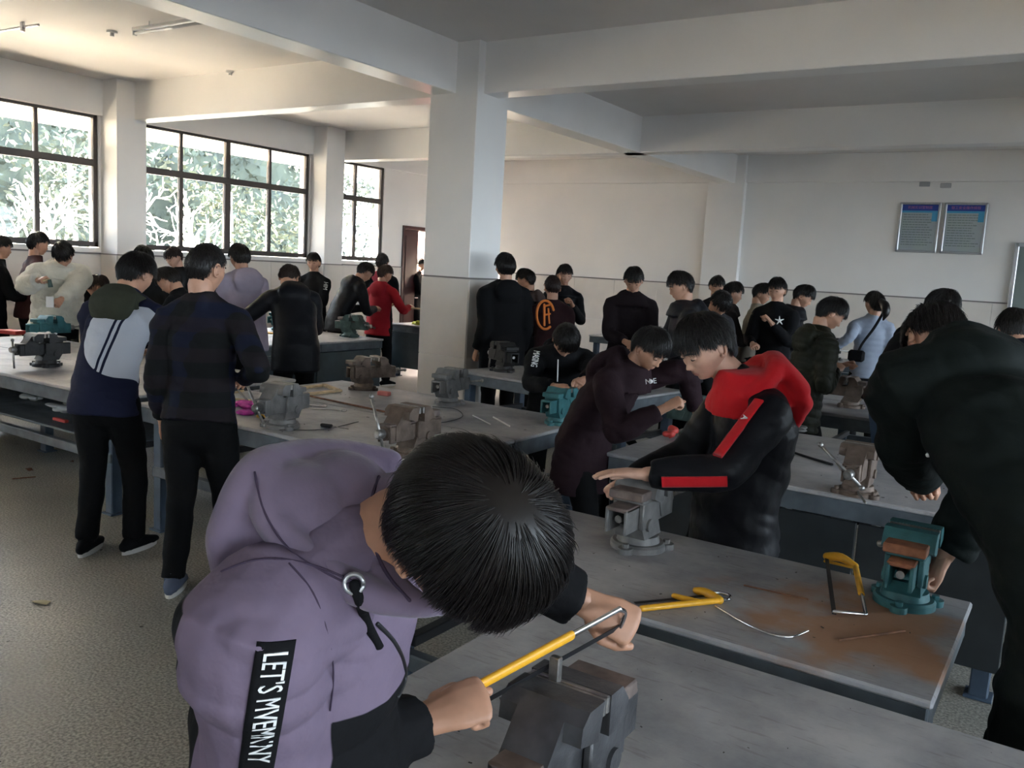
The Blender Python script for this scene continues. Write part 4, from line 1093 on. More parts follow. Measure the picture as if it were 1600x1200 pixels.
    if quilt:
        ax = nrm(P3 - pel)
        def qf(V):
            t1 = (V - pel) @ ax
            for nm in 'LR':
                A, E_, T = arms[nm]
                for a_, b_ in ((A, E_), (E_, T)):
                    u_ = (b_ - a_); L_ = np.linalg.norm(u_); u_ = u_ / L_; tt = (V - a_) @ u_; dd = np.linalg.norm(V - a_ - np.outer(np.clip(tt, 0, L_), u_), axis=1)
                    t1 = np.where((dd < .09 * B) & (np.abs((V - pel) @ S2) > .13 * B), tt + .013, t1)
            return (np.abs(np.sin(t1 * pi / .062)) ** .5 - .7) * quilt
    wr_ = wr if wr is not None else (.006 if lod < 2 else .004)
    jm = remesh(J, vx, tops or [top], 'jacket', off, 2, wr_, px * .013, (lambda cc: paint(cc, spine)) if paint else None, qf, (lambda V: fold(V, spine)) if fold else None, (lambda V: field(V, spine)) if field else None)
    link('jacket', jm, root)
    if hood and hoodmat is not None:
        link('hood', remesh(H_, vx, [hoodmat], 'hood', off, 2, wr_, px * .01), root)
    if cuffmat is not None:
        for nm in 'LR':
            A, E_, T = arms[nm]; u_ = nrm(T - E_); q = MB(); q.tube([T - u_ * .07, T - u_ * .01, T + u_ * .004], np.array([.056, .050, .044]) * s, n=16); link('cuff', q.mesh('cuff', cuffmat, True, off), root)
    # trousers
    if legs:
        Tm = MB(); Tm.tube([pel + U * .07 * s, pel, pel - U * .09 * s], np.array([.138, .150, .144]) * s, n=18, side=S, rd=np.array([.098, .106, .100]) * s, round_ends=True)
        for nm in 'LR':
            h_, K_, ft = kn[nm]; pts = spline([h_, K_, ft - U * .012 * s], 4)
            Tm.tube(pts, np.interp(np.linspace(0, 1, len(pts)), [0, .25, .5, .8, 1], [.100, .088, .070, .064, .060]) * s, n=14)
        link('trousers', remesh(Tm, max(vx, legvox), [pants], 'trousers', off, 2, .006, px * .02), root)
        for nm, sg in (('L', -1), ('R', 1)):
            h_, K_, ft = kn[nm]; fo = nrm(f + S * sg * .18); b0 = np.array([ft[0], ft[1], 0])
            so = np.array([fo[1], -fo[0], 0]); q = MB(); pts = [b0 + fo * x * s + U * z * s for x, z in ((-.075, .045), (-.05, .05), (0, .052), (.06, .044), (.12, .034), (.170, .028))]
            q.tube(pts, np.array([.026, .036, .040, .045, .046, .028]) * s, n=16, side=so, rd=np.array([.030, .042, .045, .036, .026, .018]) * s, round_ends=True)
            q.tube([b0 + U * .06 * s, ft + U * .03 * s], np.array([.042, .046]) * s, n=14)
            link('shoe', q.mesh('shoe', (shoes or C_BLACK), True, off), root)
            if sole and lod < 2 or (shoes and sole):
                q = MB(); n_ = 20; ol = []
                for i in range(n_):
                    a_ = 2 * pi * i / n_; X = cos(a_); Y = sin(a_) * (.043 + .006 * X); ol.append(b0 + fo * (.045 + .132 * X) * s + so * Y * s)
                vs = [p + U * .001 for p in ol] + [p + U * .026 * s for p in ol]; fs = [tuple(range(n_)), tuple(range(n_, 2 * n_))[::-1]] + [(i, i + n_, (i + 1) % n_ + n_, (i + 1) % n_) for i in range(n_)]
                q.add(vs, fs); link('sole', q.mesh('sole', M_SOLE, False, off), root)
    return spine

def wrap_fn(sp, arm, seg, out, rad):
    """map (u along the limb, v across, w outward) onto the sleeve surface"""
    A, E_, T = sp['arms'][arm]; a_, b_ = (A, E_) if seg == 0 else (E_, T)
    u = nrm(b_ - a_); o = np.asarray(out, float); o = nrm(o - u * (o @ u)); w = np.cross(u, o)
    def fn(U_, V_, W_=0.0):
        r = np.interp(U_ / np.linalg.norm(b_ - a_), [0, 1], rad); th = V_ / r
        return a_ + u * U_ + (o * cos(th) + w * sin(th)) * (r + W_)
    return fn
def tape(sp, name, m_, fn, u0, u1, width, n=14, k=6, thick=.004, base=.0):
    vs = []; fs = []
    for i in range(n + 1):
        U_ = u0 + (u1 - u0) * i / n
        for j in range(k + 1):
            V_ = (j / k - .5) * width; vs.append(fn(U_, V_, base + thick))
        for j in range(k + 1): vs.append(fn(U_, (j / k - .5) * width, base - .006))
    st = 2 * (k + 1)
    for i in range(n):
        for j in range(k):
            a = i * st + j; fs.append((a, a + 1, a + st + 1, a + st)); b = a + k + 1; fs.append((b, b + st, b + st + 1, b + 1))
        a = i * st; fs.append((a, a + st, a + st + k + 1, a + k + 1)); a = i * st + k; fs.append((a, a + k + 1, a + st + k + 1, a + st))
    fs.append(tuple(list(range(k + 1)) + list(range(2 * k + 1, k, -1)))); a = n * st; fs.append(tuple([a + q for q in list(range(k + 1)) + list(range(2 * k + 1, k, -1))][::-1]))
    q = MB(); q.add(vs, fs); return link(name, q.mesh(name, m_, True, sp['off']), sp['root'])
def wrap_text(sp, name, m_, fn, txt, size, u0, vsign=1, base=.005, spacing=1.0):
    me = text_mesh(txt, size, name, 'LEFT', .0012); me.materials.append(m_)
    for v in me.vertices:
        x, y, z = v.co; v.co = Vector(fn(u0 + x * spacing, y * vsign, base + z) - sp['off'])
    return link(name, me, sp['root'])
def decal(sp, name, me, pos, xd, yd):
    xd = nrm(xd); yd = np.asarray(yd, float); yd = nrm(yd - xd * (yd @ xd)); zd = np.cross(xd, yd); m_ = Matrix.Identity(4); q = np.asarray(pos, float) - sp['off']
    for i in range(3): m_[i][0] = xd[i]; m_[i][1] = yd[i]; m_[i][2] = zd[i]; m_[i][3] = q[i]
    o = link(name, me, sp['root']); o.matrix_local = m_; return o
# ------------------------------------------------------------------ the cast
AD = at_depth
def yoke(cc, sp):
    """white rounded panel on the back with two navy stripes"""
    up = nrm(sp['P3'] - sp['pel']); t = (cc - sp['pel']) @ up; sd = (cc - sp['pel']) @ sp['S2']; bk = -(cc - sp['pel']) @ nrm(sp['f'] - up * (sp['f'] @ up))
    e = ((sd - .10) / .20) ** 2 + ((t - .27) / .22) ** 2; f = np.minimum(np.minimum(bk + .02, (1 - e) * .1), .47 - t)
    return np.minimum(f, np.minimum(np.abs(sd - .045 - (t - .3) * .15) - .007, np.abs(sd - .075 - (t - .3) * .15) - .007))
def lavpaint(cc, sp):
    """black lower side panel and black back edge of the hoodie"""
    up = nrm(sp['P3'] - sp['pel']); t = (cc - sp['pel']) @ up; sd = (cc - sp['pel']) @ sp['S2']; fw = (cc - sp['pel']) @ nrm(sp['f'] - up * (sp['f'] @ up))
    f = np.maximum(np.minimum(.235 + .10 * np.abs(sd) - t, fw + .02), np.minimum(.40 - t, -.115 + .12 * t - fw))
    for nm in 'LR':
        A, E_, T = sp['arms'][nm]
        u = E_ - A; L = np.linalg.norm(u); u = u / L; tt = np.clip((cc - A) @ u, 0, L); r1 = np.linalg.norm(cc - A - np.outer(tt, u), axis=1)
        v = T - E_; L2 = np.linalg.norm(v); v = v / L2; t2 = (cc - E_) @ v; r2 = np.linalg.norm(cc - E_ - np.outer(np.clip(t2, 0, L2), v), axis=1)
        f = np.maximum(np.minimum(f, r1 - .083), np.minimum(np.minimum(.082 - r2, t2 - .05), r1 - .06))
    return f
SP = {}
def stripes(cc, sp):
    out = np.zeros(len(cc))
    for nm, sg in (('L', -1), ('R', 1)):
        A, E_, T = sp['arms'][nm]; u = nrm(E_ - A); t = (cc - A) @ u; o = nrm(sp['S2'] * sg - u * ((sp['S2'] * sg) @ u)); w = np.cross(u, o); ang = np.degrees(np.arctan2((cc - A) @ w, (cc - A) @ o))
        r_ = np.linalg.norm((cc - A) - np.outer(t, u), axis=1)
        out = np.where((t > .0) & (t < .27) & (r_ < .1) & ((np.abs(ang - 14) < 6) | (np.abs(ang + 14) < 6)), 1, out)
    return out
# --- left side
person('person in a black jacket cut off by the left edge of the picture', 2, 387, 9.4, 80, 8, 10, top=C_BLACK, lod=1, armR='work')
person('person in a dark maroon jacket behind the cream fleece coat', 60, 381, 9.6, 75, 8, 12, top=cloth('maroon_jacket', (.05, .018, .018)), lod=2)
SP['fleece'] = person('boy in a fluffy cream fleece coat holding a phone', 99, 397, 8.35, 168, 22, 55, 15, hroll=-10, top=C_CREAM, lod=1, bulk=1.32, height=1.03, hood=1.25, armR=AD(60, 438, 7.95), armL=AD(84, 482, 7.95), elbR=tuple(-C_R - np.array([0, 0, .5])), elbL=tuple(C_R - np.array([0, 0, .3])), hem=.06, wr=.014, pants=C_BLACK, sleeve=1.25, voxel=.010)
person('boy with a reddish face bending low, right of the cream fleece coat', 152, 447, 9.2, 85, 55, 30, top=C_BLACK, lod=1, hair=M_HAIRB)
person('dark haired person seen from behind below the middle window, behind the navy track jacket', 224, 404, 8.3, -10, 15, 25, top=cloth('dark_grey_jacket', (.02, .02, .02)), lod=2, hood=1.0)
person('person in a black jacket leaning over, left of the plaid jacket', 262, 438, 7.75, -60, 30, 45, top=C_BLACK, lod=1, bulk=1.1)
person('boy with a flushed face looking down below the middle window', 271, 402, 10.4, -130, 15, 30, top=C_BLACK, lod=2, hair=M_HAIRB, skin=1)
person('boy in a pale lilac hoodie with striped sleeves, by the middle window', 374, 402, 8.25, -25, 14, 20, top=cloth('pale_lilac_cloth', (.34, .29, .36)), lod=1, hood=1.25, bulk=1.08, hem=.16,
       tops=[cloth('pale_lilac_cloth', (.34, .29, .36)), C_BLACK], paint=lambda cc, sp: stripes(cc, sp))
SP['navy'] = person('boy in a navy track jacket with white yoke and olive hood at the left benches', 213, 428, 4.95, 30, 28, 30, 15, top=C_NAVY, lod=0, armL='work', armR='work', tops=[two_tone('navy_white_cloth', (.012, .014, .035), (.50, .53, .60))], field=yoke, hood=1.15, hoodmat=C_OLIVE, hem=.12, bulk=1.0, shoes=C_BLACK)
SP['plaid'] = person('boy in a dark plaid jacket seen from behind, standing at the middle double bench', 322, 420, 4.25, 22, 5, 12, 22, top=C_PLAID, lod=0, style='crop', skin=0, armL='down', armR=AD(382, 590, 4.35), hem=.04, shoes=cloth('blue_grey_shoe', (.10, .12, .17)), bulk=.98, wr=.008)
SP['blackcoat'] = person('person in a long black coat bending over the blue panelled bench', 452, 434, 7.9, -10, 34, 50, 25, top=C_BLACK2, lod=1, hood=1.2, hem=.22, bulk=1.12, armL=AD(370, 490, 7.9), armR='work', hair=M_HAIRB)
SP['letters'] = person('boy in a black sweatshirt with white sleeve marks, below the middle window', 490, 410, 11.3, -150, 2, 6, -15, top=C_BLACK, lod=1, armL='work', armR='work')
person('boy in a black hooded jacket bending to the right, left of the red jacket', 571, 425, 11.0, 60, 32, 40, top=C_BLACK2, lod=1, hood=1.1, hem=.14)
person('person with a dark hair bun and pink collar, behind the red jacket', 597, 410, 12.6, 10, 5, 5, top=C_BLACK, hood=1.0, hoodmat=cloth('pink_collar', (.35, .06, .09)), lod=2)
SP['red'] = person('boy in a crimson hooded jacket with black trousers, left of the column', 602, 428, 11.75, 35, 10, 20, 25, top=C_REDJ, lod=1, hood=1.1, armR=AD(640, 480, 11.85), hem=.14, hair=M_HAIRB)
person('person in black standing in the open doorway', 656, 414, 17.0, 100, 6, 10, top=C_BLACK, lod=2)
# --- behind the column, towards the back wall
person('tall person in a black coat directly right of the column', 789, 417, 8.3, -20, 3, 8, top=C_BLACK, lod=1, hem=.35, bulk=1.15, armL='down', armR='down', hood=1.1)
person('person in a dark jacket with a brown hood, facing left, right of the column', 821, 437, 9.7, -80, 8, 20, top=C_BLACK, lod=1, hood=1.2, hoodmat=C_BROWNC, hem=.3)
SP['orange'] = person('boy seen from behind in a dark jacket with an orange emblem on its back', 863, 449, 8.8, -12, 6, 10, top=cloth('dark_wine_jacket', (.028, .012, .014)), lod=1, style='crop', hair=M_HAIRB, hem=.15)
person('boy in a black jacket facing the camera, behind the orange emblem jacket', 882, 430, 10.2, 165, 2, 8, top=C_BLACK2, lod=1, hood=1.0, armL='chest')
SP['parka'] = person('boy in a black hooded parka looking down, standing before the back wall', 990, 437, 8.3, 172, 4, 32, 8, top=cloth('black_plum_parka', (.014, .009, .011)), lod=1, hood=1.35, bulk=1.1, hem=.25)
person('boy in a charcoal nylon jacket in profile facing left, right of the black parka', 1063, 447, 7.3, -105, 6, 22, top=cloth('charcoal_nylon', (.016, .016, .020), .5), lod=1, hood=1.3, bulk=1.08)
person('person with a dark cap-like haircut, farthest in the group near the back wall corner', 1120, 448, 9.9, 175, 2, 15, top=C_GREYJ, lod=2)
person('person in a dark jacket with head bent right down, behind the red hood', 1126, 474, 7.9, 150, 30, 60, top=C_GREYJ, lod=1, hood=1.2)
person('boy in a dark jacket facing right, near the back wall corner', 1146, 458, 9.4, 80, 5, 15, top=cloth('dark_brown_jacket', (.03, .024, .024)), lod=1, hood=1.1)
person('person in a beige jacket with raised hands, near the back wall', 1191, 459, 9.9, 100, 5, 22, top=cloth('beige_jacket', (.24, .21, .17)), lod=1, armL='chest', armR='chest')
SP['star'] = person('boy in a black jacket with a small white star on the chest', 1214, 453, 8.8, -160, 3, 10, top=C_BLACK, lod=1, armL='chest')
person('boy in a black jacket looking down to the right, near the back wall', 1256, 463, 9.0, 95, 10, 32, top=C_BLACK2, lod=1, hood=1.1)
SP['olive'] = person('boy in an olive padded jacket working at a brown vise', 1299, 490, 6.3, 62, 12, 36, 12, top=C_PUFF, lod=0, quilt=.010, hood=1.1, hem=.18, bulk=1.08, armR=AD(1306, 580, 6.3), armL=AD(1312, 572, 6.55), wr=.003)
SP['girl'] = person('girl with a ponytail in a pale blue padded jacket, seen from behind', 1366, 474, 9.2, -12, 1, 4, -35, top=C_LBLUE, lod=1, style='long', quilt=.008, armL=AD(1297, 548, 9.2), armR='down', hem=.10, bulk=.95, wr=.002)
SP['jeans'] = person('tousled person in black jacket and blue jeans beyond the dark green coat', 1472, 480, 5.95, 60, 24, 30, top=C_BLACK, pants=C_DENIM, lod=1, hem=.04, bulk=1.2)
SP['dome'] = person('person in a dark navy coat bending over near the right edge of the picture', 1584, 515, 4.95, -15, 32, 35, top=cloth('navy_black_coat', (.010, .012, .022)), lod=1, bulk=1.5, sleeve=1.2, hood=1.2)
# --- the near group
SP['mas'] = person('boy in black with white lettering on his sleeve bending over the teal vise', 884, 532, 5.55, 172, 42, 62, 0, hroll=8, top=C_BLACK, lod=0, hood=1.1, armR=AD(866, 604, 5.35), armL=AD(912, 594, 5.3), elbR=(-.9, .2, -.2), elbL=(.8, .4, -.3), style='short', bulk=1.08, height=.94)
SP['maroon'] = person('boy in a dark maroon hooded parka leaning over the green vise', 1016, 545, 4.35, 114, 33, 38, 14, hroll=0, top=C_MAROON, lod=0, hood=1.35, hem=.26, bulk=1.14, height=.93, armR=AD(1034, 640, 4.15), armL=AD(1088, 640, 4.6), elbR=(-.3, -.5, -.9), elbL=(.9, .3, .1), legspread=.12, hlift=.03, wr=.009)
SP['redhood'] = person('boy in black with a bright red hood, flat hand over the vise', 1101, 541, 3.12, -110, 14, 34, -17, top=C_BLACK2, lod=0, armL=AD(1010, 741, 2.92), armR=AD(985, 748, 3.25), curlL=.10, handL=dict(b=(0, 0, 1), f=tuple(AD(935, 738, 2.95) - AD(1010, 741, 2.92)), t=.2), elbL=tuple(-C_F * .5 + C_R * .8 - np.array([0, 0, .35])), hood=1.32, hoodmat=C_RED, hlift=.05, hem=.2, bulk=1.12, skin=1, style='short', wr=.007, pelv=(-1.02, 3.12, .92), nbase=tuple(AD(1166, 610, 3.13)))
SP['bigcoat'] = person('boy in a big dark green coat bending over the right-hand teal vise', 1462, 530, 2.85, -32, 50, 70, 10, top=C_GREEN, lod=0, bulk=1.32, sleeve=1.3, hood=1.25, hlift=.05, hem=.40, armR=AD(1462, 900, 2.72), armL=AD(1440, 780, 3.15), elbR=tuple(C_R * .9 - C_U * .5 - C_F * .4), elbL=tuple(-C_R * .3 - C_U), wr=.012, pants=C_BLACK, legspread=.14, pelv=(.14, 2.50, .95), nbase=tuple(AD(1492, 588, 2.70)), height=1.05)
SP['lav'] = person('boy in a lavender and black hoodie sawing at the nearest vise', 735, 838, 1.00, 115, 44, 68, 12, top=C_LAV, tops=[two_tone('lavender_black_fleece', (.150, .115, .165), (.006, .006, .007))], field=lavpaint, lod=0, style='near', hem=.05, bulk=1.0, sleeve=1.25, armR=tuple(on_z(655, 1128, 1.02)), armL=tuple(on_z(908, 938, 1.12)), elbR=(-.35, -.25, -1.0), elbL=(-.1, .9, -.3), wr=.008, voxel=.0038, skin=2,
   pelv=(-.82, .80, .93), nbase=tuple(AD(560, 860, 1.12)), collar=False, basis=(-C_F * .70 + C_R * .62 + C_U * .16, C_R * .5 - C_U * .87), height=1.0, handL=dict(f=tuple(C_R * .9 - C_U * .45 - C_F * .1), b=tuple(C_U * .5 - C_F)), handR=dict(f=tuple(C_R * .85 + C_U * .25 + C_F * .2), b=tuple(C_U * .7 - C_F * .7)), curlL=1.05, curlR=1.05)
from mathutils.bvhtree import BVHTree
def surf_fn(sp, a, b):
    """lay things on the outside of the jacket between two points"""
    jk = [c for c in sp['root'].children if c.name.startswith('jacket')][0]; off = sp['off']
    V = [Vector(np.array(v.co) + off) for v in jk.data.vertices]; T = BVHTree.FromPolygons(V, [tuple(p.vertices) for p in jk.data.polygons])
    u = nrm(b - a); n = nrm(CAMP - (a + b) / 2); n = nrm(n - u * (n @ u)); w = np.cross(u, n)
    def fn(U_, V_, W_=0.0):
        q = a + u * U_ + w * V_; h = T.ray_cast(Vector(q + n * .4), Vector(-n))
        p_ = np.array(h[0]) if h[0] is not None else q
        return p_ + n * W_
    return fn
def lav_details(sp):
    root, off = sp['root'], sp['off']; q = MB()
    def roll(pts, r): P_ = spline([AD(*p_) for p_ in pts], 4); q.tube(P_, np.interp(np.linspace(0, 1, len(P_)), np.linspace(0, 1, len(r)), r), n=12, round_ends=True)
    roll([(350, 893, 1.05), (350, 840, 1.05), (372, 785, 1.05), (405, 738, 1.07), (450, 722, 1.12), (530, 716, 1.17), (610, 722, 1.20)], [.016, .024, .026, .026, .028, .028, .02])
    roll([(418, 745, 1.06), (420, 800, 1.03), (462, 858, 1.02), (530, 905, 1.01), (595, 938, 1.01), (650, 950, 1.03), (690, 955, 1.06)], [.018, .022, .023, .023, .020, .016, .010])
    roll([(640, 745, 1.14), (596, 770, 1.10), (578, 830, 1.07), (592, 885, 1.04), (630, 925, 1.03), (672, 948, 1.04)], [.016, .018, .016, .015, .013, .010])
    for x, y, d, r in ((470, 790, 1.09, .07), (530, 770, 1.13, .07), (520, 840, 1.09, .065), (420, 840, 1.09, .06), (390, 810, 1.10, .045), (560, 880, 1.07, .045), (590, 800, 1.13, .05)): q.ell(AD(x, y, d), (r, r, r * .8), n=14, m_=9)
    link('hood', remesh(q, .005, [C_LAV], 'hood', off, 2, .005, 3.3), root)
    q = MB(); c = AD(553, 912, .988); zd = -nrm(ray(553, 912)); t_ = np.linspace(0, 2 * pi, 17); q.tube([c + (C_R * cos(a) + C_U * sin(a)) * .011 for a in t_], .0028, n=8); link('eyelet', q.mesh('eyelet', M_LGREY, True, off), root)
    chs = [c for c in root.children if c.name.startswith(('jacket', 'hood'))]; Ts = []
    for c_ in chs: Ts.append(BVHTree.FromPolygons([Vector(np.array(v.co) + off) for v in c_.data.vertices], [tuple(p.vertices) for p in c_.data.polygons]))
    def snap(x, y, o=.0012):
        d = nrm(ray(x, y)); best = None
        for T in Ts:
            h = T.ray_cast(Vector(CAMP), Vector(d))
            if h[0] is not None and (best is None or h[3] < best): best = h[3]
        return None if best is None else CAMP + d * (best - o)
    def strip(nm, pts, r, rd, m_):
        P_ = [snap(x, y) for x, y in spline([np.array(p, float) for p in pts], 5)]; P_ = [p for p in P_ if p is not None]; keep = [P_[0]]
        for p in P_[1:]:
            if np.linalg.norm(p - keep[-1]) < .06: keep.append(p)
        K_ = np.array(keep)
        for _ in range(3): K_[1:-1] = (K_[:-2] + K_[1:-1] + K_[2:]) / 3
        q = MB(); q.tube(K_, r, n=10, side=C_R, rd=rd, round_ends=True); link(nm, q.mesh(nm, m_, True, off), root)
    strip('drawstring', [(553, 912), (562, 940), (574, 975), (592, 1010)], .0065, .0045, C_BLACK)
    strip('zipper', [(590, 975), (614, 1000), (630, 1030), (634, 1060), (622, 1088)], .003, .003, M_BLACKM)
    sm_ = cloth('lavender_seam_shade', (.05, .035, .06))  # dark tone for the shoulder seam and for shade drawn on the hood
    strip('hood_seam_shade', [(346, 893), (390, 876), (440, 873), (500, 886), (560, 912)], .0014, .0014, sm_)  # dark cord drawn in as the shadow under the hood's lower edge
    strip('hood_seam_shade', [(398, 738), (412, 800), (450, 858), (500, 890), (548, 915)], .0013, .0013, sm_)  # dark cord standing in for shade inside the hood fold
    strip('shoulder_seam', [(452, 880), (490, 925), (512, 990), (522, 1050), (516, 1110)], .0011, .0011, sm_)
    strip('hood_seam_shade', [(592, 745), (578, 790), (584, 850), (606, 900), (640, 938)], .0022, .0022, cloth('lavender_seam_shade', (.05, .035, .06)))
    fn = surf_fn(sp, AD(446, 918, 1.08), AD(398, 1215, 1.10))
    tape(sp, 'sleeve_tape', C_BLACK, fn, .0, .40, .040, n=30, thick=.0025)
    wrap_text(sp, 'sleeve_lettering', M_WHITE, fn, "LET'S MVEMNNY", .036, .008, -1, .003, .62)
lav_details(SP['lav'])
def redhood_details(sp):
    out = -C_F * .7 - C_R * .9
    for seg, a, b, rad in ((0, .07, .99, (.082, .072)), (1, -.02, .80, (.072, .060))):
        A, E_, T = sp['arms']['L']; L = np.linalg.norm((E_ - A) if seg == 0 else (T - E_)); o = out if seg == 0 else (-C_F * .9 - C_U * .3)
        tape(sp, 'red_stripe', C_RED, wrap_fn(sp, 'L', seg, o, rad), L * a, L * b, .034, thick=.007)
    fn = wrap_fn(sp, 'L', 0, out, (.082, .072)); wrap_text(sp, 'stripe_logo', M_WHITE, fn, "A", .03, .10, -1, .0085)
redhood_details(SP['redhood'])
def mas_details(sp):
    fn = wrap_fn(sp, 'R', 0, -C_F * 1.0 + C_U * .5, (.076, .068)); wrap_text(sp, 'sleeve_lettering', M_WHITE, fn, "MASING", .055, .03, -1, .008, .8)
    q = MB(); q.tube([AD(872, 562, 5.30), AD(871, 596, 5.22)], .004, n=8); link('drawstring', q.mesh('drawstring', M_WHITE, True, sp['off']), sp['root'])
mas_details(SP['mas'])
def maroon_details(sp):
    me = text_mesh('N E', .035, 'chest_logo'); me.materials.append(M_WHITE); decal(sp, 'chest_logo', me, AD(1017, 596, 4.10), C_R * .95 + C_U * .1, C_U)
    q = MB(); q.ell(AD(1017, 596, 4.09), (.010, .010, .010)); link('chest_badge', q.mesh('chest_badge', M_WHITE, True, sp['off']), sp['root'])
maroon_details(SP['maroon'])
def orange_details(sp):
    mo = mat('emblem_orange', (.75, .20, .03), .6); c = AD(852, 492, 8.52); q = MB(); x = C_R; y = nrm(C_U); r = root = sp['root']
    pts = [c + x * .085 * cos(a) + y * .14 * sin(a) for a in np.linspace(.35, 2 * pi - 1.0, 22)]; q.tube(pts, .013, n=8, round_ends=True)
    q.tube([c - y * .10 - x * .01, c + y * .10 - x * .01], .012, n=8, round_ends=True); q.tube([c + y * .085 - x * .01, c + y * .10 + x * .05], .010, n=8, round_ends=True); q.tube([c + y * .0, c + y * .01 + x * .045], .010, n=8, round_ends=True); q.tube([c + x * .03 + y * .06, c + x * .04 - y * .08], .009, n=8, round_ends=True)
    link('back_emblem', q.mesh('back_emblem', mo, True, sp['off']), r)
orange_details(SP['orange'])
def girl_details(sp):
    q = MB(); q.tube(spline([AD(1381, 487, 9.08), AD(1366, 512, 8.98), AD(1348, 536, 9.0), AD(1340, 552, 9.06)]), .014, n=8, side=C_R, rd=.006); link('bag_strap', q.mesh('bag_strap', C_BLACK, True, sp['off']), sp['root'])
    q = MB(); q.box(AD(1338, 556, 9.05), (.16, .08, .12), b=.02); link('bag', q.mesh('bag', C_BLACK, False, sp['off']), sp['root'])
    q = MB(); q.tube(spline([AD(1376, 470, 9.1), AD(1383, 478, 9.0), AD(1384, 490, 8.98), AD(1380, 500, 9.0)]), [.03, .035, .04, .045, .045, .045, .045, .04, .035, .03, .02, .015, .008], n=12, round_ends=True); link('ponytail', q.mesh('ponytail', M_HAIR, True, sp['off']), sp['root'])
girl_details(SP['girl'])
def star_details(sp):
    q = MB(); c = AD(1218, 501, 8.55)
    for k in range(5): a = pi / 2 + k * 2 * pi / 5; q.tube([c, c + (C_R * cos(a) + C_U * sin(a)) * .045], [.010, .003], n=6)
    link('chest_star', q.mesh('chest_star', M_WHITE, False, sp['off']), sp['root'])
star_details(SP['star'])
def letters_details(sp):
    fn = wrap_fn(sp, 'L', 0, -C_F + C_R * .3, (.074, .066)); wrap_text(sp, 'sleeve_lettering', M_WHITE, fn, "HIM", .07, .02, -1, .008, .9)
letters_details(SP['letters'])
def held(name, label, cat, m_, build, loc):
    r = empty(name, loc); tag(r, label, cat); q = MB(); build(q); q.build('body_shell' if name == 'mobile_phone' else 'bar', m_, r); return r
p_ = AD(78, 472, 7.9); r = empty('mobile_phone', p_); tag(r, 'white mobile phone in the left hand of the boy in the cream fleece coat', 'phone')
q = MB(); q.box((0, 0, 0), (.07, .012, .10), b=.004, rot=rotz(.6)); q.build('phone_body', M_WHITE, r)
p_ = AD(70, 438, 7.88); r = empty('small_brush', p_); tag(r, 'small dark brush in the right hand of the boy in the cream fleece coat', 'brush')
q = MB(); q.tube([(-.03, -.02, -.01), (.04, .02, .01)], .009, n=8); q.build('handle', M_WOOD, r); q = MB(); q.tube([(.04, .02, .01), (.05, .025, -.06)], [.016, .022], n=8); q.build('bristles', V_MATS['green'], r)
p_ = AD(652, 482, 11.8); r = empty('wood_strip', p_); tag(r, 'pale wooden strip held by the boy in the crimson jacket', 'wood')
q = MB(); q.box((.03, 0, 0), (.26, .05, .02), b=.003, rot=rotz(.5)); q.build('strip', M_WOOD, r)
q = MB(); q.ell(AD(1450, 711, 2.52), (.007, .007, .007)); link('button', q.mesh('button', M_WHITE, True, SP['bigcoat']['off']), SP['bigcoat']['root'])
# ------------------------------------------------------------------ hand tools and clutter
def Z(x, y, z=TZ, dz=0.0):
    p = on_z(x, y, z); return p + np.array([0, 0, dz])
def thing(name, label, cat, loc, group=None):
    r = empty(name, loc); tag(r, label, cat, group); return r
def rel(loc, *pts): return [np.asarray(p) - np.asarray(loc) for p in pts]
def rod(name, label, cat, pts, r, m_, part='rod', group=None, n=8):
    loc = pts[0]; t = thing(name, label, cat, loc, group); q = MB(); P_ = rel(loc, *pts); q.tube(spline(P_, 5) if len(P_) > 2 else P_, r, n=n, round_ends=True); q.build(part, m_, t, smooth=True); return t
# hacksaw in the hands
H0 = np.array(on_z(728, 1082, 1.05)); F0 = np.array(on_z(968, 952, 1.13)); dr0 = nrm(ray(840, 1030)); L0 = nrm(F0 - H0)
dd = nrm(dr0 - L0 * (dr0 @ L0)); dd = nrm(dd * .95 + (C_R * .45 - C_U * .5)); LEN = np.linalg.norm(F0 - H0)
t = thing('hacksaw', 'yellow hacksaw held in both hands above the nearest vise', 'hacksaw', H0, 'yellow hacksaws')
q = MB(); q.tube([-L0 * .02, L0 * LEN * .66], .010, n=12, side=dd, rd=.007, round_ends=True); q.build('yellow_tube', M_YEL, t, smooth=True)
q = MB(); q.tube([L0 * LEN * .62, L0 * LEN * 1.0], .0065, n=10, side=dd, rd=.0045, round_ends=True); q.tube(spline([L0 * LEN, L0 * (LEN + .012) + dd * .02, L0 * LEN + dd * .055]), .005, n=8, round_ends=True); q.build('steel_arm', M_CHROME, t, smooth=True)
q = MB(); q.tube([-L0 * .0, dd * .055 + L0 * .0], .008, n=10); q.build('bracket', M_YEL, t, smooth=True)
q = MB(); w_ = np.cross(L0, dd); a_, b_ = dd * .052, L0 * LEN + dd * .052
q.add([a_ - dd * .006 - w_ * .0006, a_ + dd * .006 - w_ * .0006, b_ + dd * .006 - w_ * .0006, b_ - dd * .006 - w_ * .0006, a_ - dd * .006 + w_ * .0006, a_ + dd * .006 + w_ * .0006, b_ + dd * .006 + w_ * .0006, b_ - dd * .006 + w_ * .0006],
      [(0, 1, 2, 3), (7, 6, 5, 4), (0, 4, 5, 1), (1, 5, 6, 2), (2, 6, 7, 3), (3, 7, 4, 0)]); q.build('blade', M_BLACKM, t)
q = MB(); q.tube(spline([dd * .0 - L0 * .01, -L0 * .03 + dd * .015, -L0 * .04 + dd * .035, -L0 * .045 + dd * .055]), [.012] * 13, n=12, round_ends=True); q.build('grip', M_YEL, t, smooth=True)
c = (-.655, 1.222)
